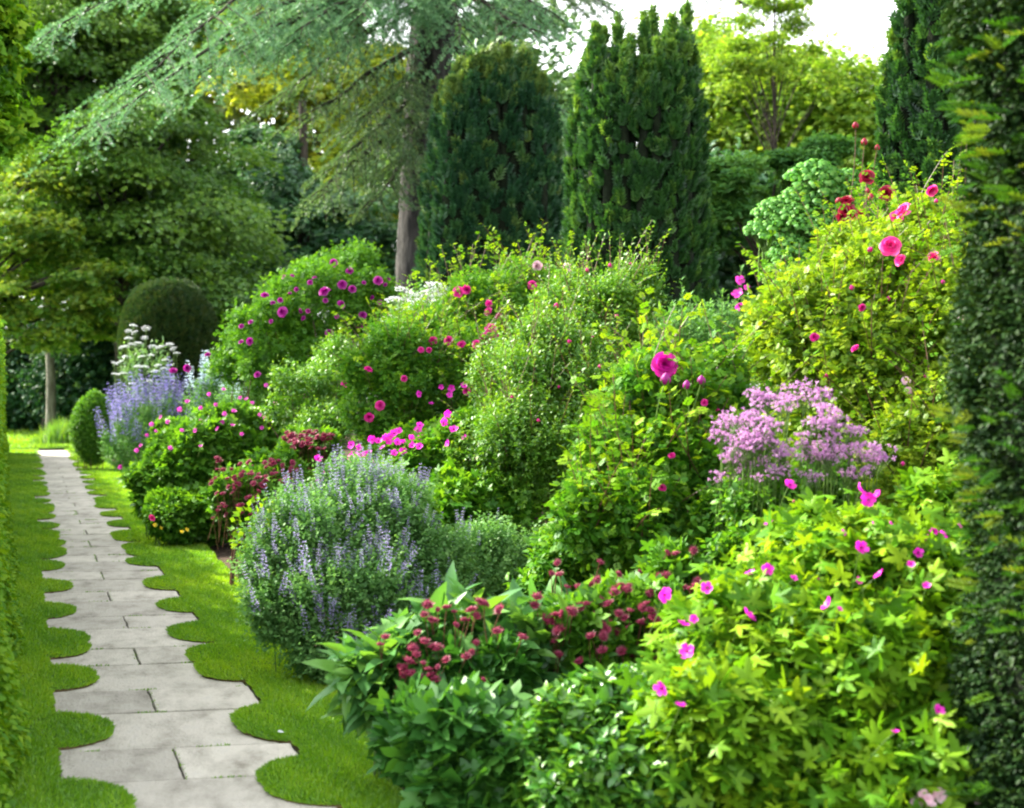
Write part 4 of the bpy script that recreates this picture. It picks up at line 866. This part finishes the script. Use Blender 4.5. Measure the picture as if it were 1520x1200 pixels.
flowers(t, blB, [(689, 573), (667, 587), (670, 577), (621, 585), (727, 598), (717, 588), (655, 575), (640, 600)], GER, 'geranium_flower', .055, r, (0, -.8, .5), stalk=.15)

blT = [B(900, 475, 11, 70, 55), B(830, 560, 10.6, 95, 75), B(940, 435, 11.2, 34, 48), B(790, 680, 10.2, 95, 95), B(890, 640, 10.6, 95, 110), B(850, 450, 11.4, 50, 34), B(745, 620, 10.6, 48, 45), B(920, 560, 11, 60, 90), B(780, 540, 10.9, 50, 40)]
t, p, nr, b, D, r = shrub('twiggy_shrub', 'tall twiggy shrub with tiny yellow green leaves before the narrow yew', 'shrub', blT, 6500, .30, 13, .036, DIA, M_TWIGGY, 109, .6, .55, .9, lump=.35, freq=4., stems=110, sr=(.008, .002))
g = Geo(); sprays(g, ROUGH[t.name], 230, .42, 13, .04, DIA, r, .0); g.build('young_shoots', [M_TWIGGY, M_RSTEM], t)
flowers(t, blT, [(846, 508, .9), (825, 455), (890, 545, .7), (865, 600, .7), (800, 625, .7), (915, 470, .8), (905, 395, .9), (830, 575, .6), (760, 590, .6), (880, 500, .6), (935, 392, .6), (872, 402, .8)], BUD1, 'rose_bud', .042, r, (0, -.5, .8))

blG2 = [B(590, 720, 11, 95, 60), B(680, 690, 10.8, 85, 70), B(740, 660, 10.8, 60, 60), B(700, 760, 10.2, 90, 60)]
t, p, nr, b, D, r = shrub('pink_geranium', 'loose lime green geranium with a bank of bright magenta flowers above the lavender catmint', 'plant', blG2, 2500, .2, 5, .065, PALM5, M_ROSE, 110, .7, .5, 1.1, stems=40, smat=M_STEM)
flowers(t, blG2, [(580, 648), (572, 650), (585, 644), (577, 656), (568, 665), (590, 657), (623, 632), (625, 651), (598, 671), (547, 672), (525, 676), (520, 681), (530, 678), (556, 689), (533, 665), (552, 653), (600, 658), (623, 663), (585, 673), (540, 673), (658, 627), (674, 638), (663, 614), (704, 682), (472, 682), (665, 658), (620, 640), (610, 652), (522, 661), (562, 656), (592, 640), (480, 703, .8), (487, 720, .8), (473, 715, .8), (690, 650, .8), (720, 681, .7), (612, 662)], GER, 'geranium_flower', .058, r, (-.1, -.8, .5), stalk=.12)

blM = [B(300, 690, 16, 92, 75), B(250, 730, 15.8, 55, 60), B(360, 670, 16.2, 70, 70), B(310, 760, 15.4, 75, 45), B(420, 640, 16.8, 50, 45)]
t, p, nr, b, D, r = shrub('geranium_mound', 'round leafy geranium mound dotted with small pink flowers beside the grass edge', 'plant', blM, 3300, .22, 5, .085, PALM5, M_GREEN, 111, .6, .5, 1.1, stems=40, smat=M_STEM)
flowers(t, blM, [(278, 597), (267, 608), (239, 620), (249, 627), (232, 641), (218, 647), (209, 662), (203, 669), (253, 666), (298, 606), (320, 602), (347, 611), (357, 591), (366, 593), (374, 599), (386, 616), (389, 636), (359, 645), (330, 627), (323, 637), (298, 626), (301, 632), (332, 579), (414, 626), (298, 663), (437, 609), (442, 616), (453, 589), (458, 603), (436, 577), (421, 587), (395, 572), (393, 620), (334, 615), (458, 629), (179, 694), (225, 630), (290, 640), (345, 632), (310, 585), (408, 600), (270, 640)], GERP, 'geranium_flower', .052, r, (-.1, -.8, .5), stalk=.12)
# yellow flowered plant at the grass edge
bl = [B(262, 780, 15, 34, 28), B(232, 775, 15, 14, 22)]
t, p, nr, b, D, r = shrub('yellow_flowered_plant', 'low plant with yellow flowers at the grass edge below the geranium mound', 'plant', bl, 420, .14, 5, .06, WIDE, M_GREEN, 112, .6, .5, stems=12, smat=M_STEM)
flowers(t, bl, [(230, 780), (240, 783), (270, 790), (277, 787)], [geranium_mesh('yellow_flower', [P_YEL, P_YEL], 9)], 'yellow_flower', .045, r, (0, -.9, .3))
flowers(t, bl, [(226, 769)], R3, 'pink_bloom', .08, r)

# wine red masterwort behind the catmint
def masterwort(label, blobs, pts, seed, size, n, lsize, group='clumps of wine red masterwort', extra=None, leaf=PALM5, mat=M_GREEN):
    t, p, nr, b, D, r = shrub('masterwort', label, 'flower', blobs, n, .16, 4, lsize, leaf, mat, seed, .8, .4, 1., stems=30, group=group)
    pts = list(pts)
    if extra:
        m, (x0, y0, x1, y1) = extra
        pts += [(r.uniform(x0, x1), r.uniform(y0, y1), r.uniform(.6, .95)) for _ in range(m)]
    flowers(t, blobs, pts[:100], AST, 'flower_head', size, r, (-.1, -.5, .8), .3, .28, M_RSTEM, .0028); return t
masterwort('wine red masterwort clump tucked under the geranium mound farthest along the border', [B(455, 668, 13.5, 42, 26)], [], 113, .075, 260, .08, extra=(42, (420, 640, 492, 668)))
masterwort('wine red masterwort clump rising behind the left shoulder of the lavender catmint', [B(365, 740, 12, 55, 50), B(415, 710, 12.3, 45, 40)], [], 114, .06, 420, .07, extra=(92, (312, 680, 442, 770)))

# the big catmint mound
blN = [B(520, 820, 8.8, 120, 110), B(440, 850, 8.5, 85, 95), B(590, 850, 8.7, 110, 110), B(500, 920, 8.3, 105, 90), B(600, 930, 8.4, 95, 80), B(540, 760, 9.1, 90, 60), B(490, 965, 8.15, 80, 55), B(575, 985, 8.1, 85, 50), B(690, 850, 9.2, 90, 75), B(770, 850, 9.5, 70, 60)]
t, p, nr, b, D, r = shrub('catmint', 'big grey green catmint mound hazed with lavender spikes and spilling onto the grass', 'plant', blN, 7200, .22, 10, .033, SMALL, M_NEP, 115, .7, .35, 1.05, stems=70, smat=M_STEM, sr=(.004, .002))
k = np.where((nr[:, 2] > .12) & (nr[:, 1] < .75))[0]; w = (nr[k, 2] ** 1.2) * np.exp(-np.clip((p[k, 0] - P(600, 0, 8.8)[0]) / .35, 0, 9)); k = r.choice(k, min(len(k), 430), replace=False, p=w / w.sum())
k = k[np.argsort(p[k, 1])]
for i in k[:100]: put(SPN[i % 3], 'flower_spike', t, p[i], nz(nr[i] * .55 + [0, 0, .9] + r.normal(0, .15, 3)), r.uniform(.11, .22), r)
def spike_mass(kk, meshes, lo, hi):
    g = Geo()
    for i in kk:
        me = meshes[i % len(meshes)]; n = len(me.vertices)
        if not hasattr(spike_mass, 'c'): spike_mass.c = {}
        if me.name not in spike_mass.c:
            co = np.zeros(n * 3, np.float32); me.vertices.foreach_get('co', co); ti = np.zeros(n, np.float32); me.attributes['tint'].data.foreach_get('value', ti)
            spike_mass.c[me.name] = (co.reshape(-1, 3), ti, [(tuple(q.vertices), q.material_index) for q in me.polygons])
        co, ti, fs = spike_mass.c[me.name]; d = nz(nr[i] * .55 + [0, 0, .9] + r.normal(0, .15, 3)); x = nz(np.cross(d, [.3, 1, .1])); y = np.cross(d, x)
        w = p[i] + r.uniform(lo, hi) * (co[:, :1] * x + co[:, 1:2] * y + co[:, 2:] * d)
        g.v.append(w); g.t.append(ti)
        by = {}
        for f, mi in fs: by.setdefault((len(f), mi), []).append(f)
        for (kq, mi), fl in by.items(): g.f.append((kq, np.array(fl) + g.n, mi))
        g.n += n
    return g
tag(spike_mass(k[100:], SPN, .09, .17).build('flower_spikes', [P_NEP, M_STEM], t), kind='stuff')
# sunlight on its left shoulder, put in as a patch of lighter leaves
g = Geo(); bb = [B(385, 790, 8.6, 38, 45)]; q, qn = surface_points(bb, 160, r); inst(g, SMALL, q, nz(qn + r.normal(0, .5, q.shape)), nz(r.normal(size=q.shape) + [0, 0, 1]), .05, r.uniform(.4, 1, len(q))); g.build('sunlit_leaves', M_LIME, t)

# --- right hand side
bl = [B(1205, 370, 14, 46, 50), B(1165, 390, 14, 28, 36), B(1250, 390, 14, 40, 45), B(1200, 430, 14, 55, 50)]
t, p, nr, b, D, r = shrub('angelica', 'giant angelica with domed pale green umbels behind the yellow leaved rose', 'plant', bl, 600, .3, 6, .11, LEAF, M_GREEN, 116, .6, .4, stems=24, smat=M_STEM, sr=(.02, .008))
flowers(t, bl, [(1210, 275, 1.2), (1258, 277, 1.1), (1185, 300, .9), (1150, 318), (1215, 305, 1.2), (1150, 350, 1.2), (1215, 345, 1.1), (1250, 330, .8), (1285, 345, .8), (1265, 310, .8), (1175, 375, 1.1), (1130, 345, .8), (1200, 395, .8), (1160, 410, .9), (1262, 365, .7), (1135, 322, .7), (1300, 320, .8), (1240, 300, .9), (1180, 335, 1.)], UMBG, 'seed_umbel', .42, r, (0, -.35, 1), .12, .4, M_STEM, .010, .3)
bl = [B(1290, 330, 10.6, 26, 60), B(1275, 400, 10.4, 26, 60), B(1330, 370, 10.6, 40, 60)]
t, p, nr, b, D, r = shrub('climbing_rose', 'tall rose with dark crimson blooms on bare stems in front of the angelica', 'rose bush', bl, 150, .3, 6, .085, ROSE, M_ROSE, 117, .6, .5, inner=.2, stems=30, sr=(.012, .004))
flowers(t, bl, [(1287, 263, 1.1), (1257, 297, 1.1), (1257, 315, 1.2), (1250, 322, .8), (1316, 287, 1.1), (1270, 322, .8), (1277, 318, .7)], R4, 'rose_bloom', .105, r, (-.4, -.8, .3), stalk=.5, smat=M_RSTEM, sr=.004)
flowers(t, bl, [(1270, 188), (1283, 213), (1302, 221), (1293, 295), (1244, 300), (1288, 285), (1318, 297)], BUDR, 'rose_bud', .05, r, (0, -.3, 1), stalk=.5, smat=M_RSTEM, sr=.003)
bl = [B(1040, 510, 13.6, 70, 45), B(1000, 520, 13.8, 40, 50), B(1110, 500, 13.6, 45, 45)]
t, p, nr, b, D, r = shrub('spire_plant', 'slim grey green leafy spires in front of the dark gap beside the narrow yew', 'plant', bl, 500, .35, 10, .055, LANCE, M_NEP, 118, 1.3, .2, .8, stems=30, smat=M_STEM)
g = Geo(); sp = [(1012, 420), (1000, 455), (1072, 432), (1100, 395), (1030, 470), (1060, 470), (1085, 455), (1120, 460), (995, 480), (1045, 450), (1110, 440), (1025, 440)]
A = np.array([P(x + 3, 530, 13.4) for x, y in sp]); C = np.array([P(x, y, 13.4) for x, y in sp]); tubes(g, A, (A + C) / 2 + r.normal(0, .01, A.shape), C, .008, .003, 4, 5, .4, 1)
shoots(g, LANCE, A, nz(C - A), np.linalg.norm(C - A, axis=1), 34, .075, r, .8, start=.1); g.build('spires', [M_NEP, M_STEM], t)
flowers(t, bl, [(1097, 417, .8), (1095, 437, 1.2), (1097, 454, .9), (1127, 464, 1.2), (1128, 479, .8), (1108, 426, .6)], [geranium_mesh('mallow_flower', [P_MID, P_MID], 12)], 'mallow_flower', .10, r, (-.1, -1, .2), stalk=.2)

blD = [B(1330, 430, 8.8, 110, 110), B(1250, 500, 8.6, 120, 100), B(1390, 370, 9, 70, 80), B(1400, 500, 8.4, 100, 140), B(1180, 530, 8.9, 75, 60), B(1320, 600, 8.4, 130, 120), B(1380, 690, 7.9, 100, 120), B(1250, 640, 8.6, 120, 100)]
t, p, nr, b, D, r = shrub('shrub_rose', 'tall sunlit rose with yellow green leaves and hot pink blooms next to the nearest yew', 'rose bush', blD, 4400, .24, 7, .062, ROSE7, leaf_mat('yellow rose leaf', g3((.04, .15, .014), (.15, .29, .016), (.32, .43, .03)), .45, (1.5, 1.3, .5), .025), 119, .4, .55, stems=60)
g = Geo(); sprays(g, ROUGH[t.name], 240, .4, 10, .062, ROSE, r, .1); g.build('young_shoots', [M_LIME, M_RSTEM], t)
flowers(t, blD, [(1322, 365, 1.4), (1337, 387, .8), (1386, 382, .9), (1340, 313, 1.3), (1331, 322, .9), (1383, 283, 1.)], R3, 'rose_bloom', .085, r, (-.4, -.8, .4), pull=.3)
flowers(t, blD, [(1209, 501, .9), (1280, 457, .7), (1270, 518, .7), (1345, 419, .6)], R2, 'rose_bloom', .07, r, (-.4, -.8, .4))
flowers(t, blD, [(1265, 429), (1290, 372), (1318, 445, .8), (1375, 560, 1), (1390, 300, .8), (1400, 420, .8), (1225, 560, .8), (1340, 690, .8)], BUD1, 'rose_bud', .04, r, (0, -.5, .8))
flowers(t, blD, [(1433, 480, 1.3), (1345, 565, .6), (1348, 580, .6)], R5, 'rose_bloom', .075, r, (-.5, -.8, .2))

blC = [B(990, 620, 8, 90, 80), B(920, 700, 7.8, 70, 70), B(1010, 720, 7.7, 90, 90), B(1050, 590, 8.2, 60, 60), B(940, 780, 7.5, 90, 70), B(1080, 660, 8, 60, 80), B(990, 560, 8.2, 50, 40)]
t, p, nr, b, D, r = shrub('shrub_rose', 'rose bush crowned by one big magenta double bloom at the centre of the border', 'rose bush', blC, 3000, .24, 6, .07, ROSE7, M_ROSE, 120, .4, .55, stems=50)
g = Geo(); sprays(g, ROUGH[t.name], 130, .36, 9, .072, ROSE7, r, .0); g.build('young_shoots', [M_LIME, M_RSTEM], t)
flowers(t, blC, [(987, 540, 1.)], [rose_mesh('rose_bloom', leaf_mat('magenta rose petal', g3((.46, .004, .24), (.64, .008, .36), (.80, .04, .50)), .35, (1.1, 1, 1.1), .02), 21, 1.15)], 'rose_bloom', .14, r, (-.1, -.9, .3), .05, .25, M_STEM, .005, .32)
flowers(t, blC, [(1046, 598, .9), (1037, 608, .6), (1064, 608, .6), (997, 676, .9), (982, 724, 1), (1023, 759, .5)], R2, 'rose_bloom', .05, r, (-.1, -.8, .4))
flowers(t, blC, [(988, 566, 1.1), (1019, 574, 1.), (1041, 567, .9)], BUD3, 'rose_bud', .055, r, (0, -.3, 1), .1, .2, M_STEM, .004, .3)

shrub('leafy_perennial', 'mid green filler plant between the big magenta rose and the lime geranium', 'plant', [B(1075, 800, 7.2, 60, 55), B(1120, 840, 6.8, 60, 50), B(1050, 860, 7.1, 40, 40)], 800, .2, 6, .055, LEAF, M_ROSE, 131, .8, .4, stems=24, smat=M_STEM)
shrub('olive_shrub', 'loose olive green shrub filling the gap between the purple and the middle rose', 'shrub', [B(455, 600, 14.8, 50, 60), B(500, 560, 15.2, 40, 60), B(480, 640, 14.4, 45, 45)], 1300, .26, 9, .045, DIA, M_TWIGGY, 132, .6, .5, stems=40)
# meadow rue
blR = [B(1175, 650, 7.1, 105, 60), B(1180, 740, 7, 90, 70), B(1250, 720, 7, 50, 70)]
t, p, nr, b, D, r = shrub('meadow_rue', 'meadow rue with fluffy lilac pink flower heads beside the yellow leaved rose', 'plant', [B(1180, 770, 7, 95, 70)], 450, .22, 6, .05, WIDE, M_GREEN, 121, .8, .4, stems=20, smat=M_STEM)
hp = []
for cx, cy, rx, ry, m in ((1110, 640, 46, 22, 16), (1170, 605, 55, 22, 18), (1215, 610, 30, 20, 7), (1265, 650, 42, 24, 14), (1150, 665, 60, 20, 12), (1095, 690, 28, 22, 7), (1175, 690, 60, 24, 12), (1250, 685, 50, 22, 9), (1190, 570, 16, 6, 2), (1295, 690, 12, 16, 2)):
    for _ in range(m): hp.append((cx + rx * r.uniform(-1, 1), cy + ry * r.uniform(-1, 1), r.uniform(.7, 1.15)))
flowers(t, blR, hp[:100], FLU, 'flower_cluster', .125, r, (0, -.2, 1), .2, .75, M_STEM, .0028, raw=True)

# wine red masterwort of the foreground and the leaves round it
blW = [B(930, 920, 6.4, 70, 55), B(860, 960, 6.2, 60, 55), B(1000, 870, 6.8, 50, 50)]
masterwort('wine red masterwort drift in the middle of the border below the big magenta rose', blW, [(922, 870), (930, 876), (912, 880), (980, 858), (970, 862), (990, 855), (1003, 823), (990, 822), (1030, 817), (1033, 870), (1040, 865), (1026, 876), (967, 880), (903, 897), (880, 897), (890, 893), (860, 903), (870, 898), (850, 908), (817, 917), (825, 914), (835, 912), (797, 887), (793, 900), (810, 917), (977, 920), (987, 930), (933, 933), (913, 938), (893, 927), (1013, 947), (953, 903), (923, 967), (967, 983), (903, 987), (860, 983), (1005, 920), (995, 910), (945, 860), (955, 870), (900, 935), (905, 928), (885, 915)], 122, .047, 520, .075, extra=(56, (800, 835, 1045, 975)))
blX = [B(640, 1000, 6, 60, 50), B(700, 1010, 5.9, 60, 60)]
masterwort('wine red masterwort standing over the broad blue green leaves near the grass', blX, [(635, 899, 1.1), (642, 922), (630, 913, .9), (663, 903), (674, 909, .7), (650, 905, .6), (677, 928, .7), (712, 895, 1.1), (700, 907, 1.2), (690, 922), (720, 897), (742, 906), (707, 915), (572, 947), (564, 958, .7), (620, 940, .7), (613, 963, 1.1), (630, 953), (643, 960), (650, 963), (607, 983, 1.2), (597, 1003), (605, 1000), (640, 1003), (636, 995), (630, 1018), (663, 980), (692, 975), (707, 954, .7), (738, 938), (775, 947), (718, 1010, .8), (667, 1047, .8), (673, 1048, .8), (597, 1038, .7), (618, 972, .7), (628, 985, .7), (600, 992), (645, 1010), (655, 950, .6), (594, 990, .7), (612, 1000, .8), (622, 1004, .7), (722, 1094, .6), (728, 1111, .7), (650, 990, .6), (700, 968, .6)], 123, .046, 240, .085, mat=M_DEEP)
blH = [B(580, 1020, 6.1, 55, 45), B(680, 990, 6.2, 90, 60), B(770, 990, 6.2, 80, 60), B(850, 960, 6.5, 60, 50)]
t, p, nr, b, D, r = shrub('broad_leaved_plant', 'clump of broad blue green tongue shaped leaves under the masterwort by the grass', 'plant', blH, 260, .2, 5, .20, t_leaf(.19, .07, .35), M_BROAD, 124, .9, .4, .9, inner=.5, stems=20, smat=M_STEM)
blL = [B(700, 1110, 5.5, 110, 80), B(640, 1090, 5.7, 60, 55), B(720, 1180, 5.3, 110, 70)]
t, p, nr, b, D, r = shrub('lobed_leaf_plant', 'dark leafy clump with lobed leaves overhanging the grass in the foreground', 'plant', blL, 520, .16, 4, .115, PALM5, M_DEEP, 125, .7, .5, 1.1, inner=.6, stems=24, smat=M_STEM)
blS = [B(900, 1100, 5.3, 110, 75), B(960, 1060, 5.5, 70, 60), B(880, 1180, 5.1, 130, 80), B(820, 1130, 5.2, 55, 70)]
t, p, nr, b, D, r = shrub('glossy_leaved_plant', 'bushy plant with whorls of small glossy oval leaves at the bottom of the border', 'plant', blS, 1150, .16, 9, .062, LEAF, leaf_mat('glossy mid green leaf', g3((.02, .09, .015), (.05, .18, .02), (.15, .32, .02)), .32, gloss=.04, rough=.36), 126, .9, .35, 1.1, inner=.5, stems=40, smat=M_STEM)
t, p, nr, b, D, r = shrub('leafy_perennial', 'low mid green filler plant between the catmint and the masterwort drift', 'plant', [B(850, 840, 8, 60, 55), B(920, 830, 7.8, 60, 50), B(800, 900, 8, 50, 40)], 900, .2, 6, .06, LEAF, M_ROSE, 127, .8, .4, stems=24, smat=M_STEM)

# the big lime geranium of the foreground
blF = [B(1200, 900, 5.6, 130, 110), B(1090, 970, 5.3, 110, 90), B(1300, 900, 5.6, 110, 110), B(1110, 1090, 5.0, 130, 110), B(1270, 1030, 5.1, 140, 120), B(1230, 820, 5.9, 90, 70), B(1370, 960, 5.3, 70, 110), B(1240, 1160, 4.9, 180, 90), B(1020, 1160, 5, 80, 60), B(1380, 1130, 4.9, 90, 90), B(1395, 890, 5.6, 75, 95), B(1405, 780, 6.4, 60, 80)]
t, p, nr, b, D, r = shrub('magenta_geranium', 'large lime green geranium with jagged leaves and vivid magenta flowers in the foreground', 'plant', blF, 1600, .24, 4, .078, PALM, M_LIME, 128, .7, .6, 1.15, lump=.3, freq=4.5, inner=.5, rk=12, stems=60, smat=M_STEM, sr=(.005, .0025))
g = Geo(); q, qn = surface_points(blF, 700, r, .15); ok = qn[:, 2] > -.2; q, qn = q[ok], qn[ok]; inst(g, PALM, q, nz(qn * .6 + r.normal(0, .5, q.shape) + [0, 0, .4]), nz(qn * .4 + [0, 0, 1] + r.normal(0, .4, q.shape)), r.uniform(.03, .065, len(q)), r.uniform(.5, 1, len(q))); g.build('young_leaves', M_LIME, t)
flowers(t, blF, [(1172, 721), (1142, 778, .8), (1277, 729), (1289, 742), (1303, 735, .8), (1251, 791, .6), (1295, 776, .5), (1321, 777, .6), (1277, 814, 1.), (1140, 845, 1.), (1113, 852, .8), (1178, 859, .6), (1277, 861, .5), (1305, 854, .9), (1230, 898, .9), (1110, 913, 1.1), (1030, 919, .6), (1015, 928, .8), (1021, 968, 1.), (1010, 1048, .8), (1386, 787, .9), (1376, 800, .7), (1399, 795, .8), (1430, 779, .7), (1362, 821, .7), (1352, 838, .5), (1449, 1022, .6), (1393, 1054, .6), (1329, 1087, .45), (1050, 873, .8), (985, 883, 1.), (983, 1022, 1.), (1246, 905, .4), (1376, 870, .5)], GER, 'geranium_flower', .052, r, (-.1, -.7, .6), .7, .16, M_STEM, .002, .14)
flowers(t, blF, [(1178, 745, .7), (1260, 780, .6), (1320, 1085, .6), (1060, 900, .7), (1180, 800, .7), (1215, 860, .6)], BUD1, 'flower_bud', .016, r, (0, -.2, 1), .2, .12, M_STEM, .0018, .03)
bl = [B(1370, 1200, 4.7, 50, 30)]
t, p, nr, b, D, r = shrub('pale_pink_plant', 'small plant with pale pink flowers at the bottom edge beside the nearest yew', 'plant', bl, 120, .1, 4, .05, PALM5, M_GREEN, 129, .7, .4, stems=10, smat=M_STEM)
flowers(t, bl, [(1362, 1192), (1372, 1186), (1385, 1184), (1395, 1182), (1379, 1193), (1363, 1165, .6), (1450, 1188, .6)], [geranium_mesh('pale_flower', [P_PALE, P_PALE], 13)], 'pale_flower', .045, r, (-.1, -.8, .6))
# petals fallen on the turf
for px, py, m, lab in ((402, 922, P_HOT, 'single pink petal lying on the grass beside the catmint mound'), (412, 1088, P_WHITE, 'tiny white petal lying on the nearest turf mounds')):
    Y = (EYE - .04) * F / (py - CY); g = Geo(); c = P(px, py, Y); inst(g, WIDE, c[None] + [0, 0, .004], np.array([[1., .3, .1]]), np.array([[0, -.4, 1.]]), .035); tag(g.build('fallen_petal', m, None, c), lab, 'petal')
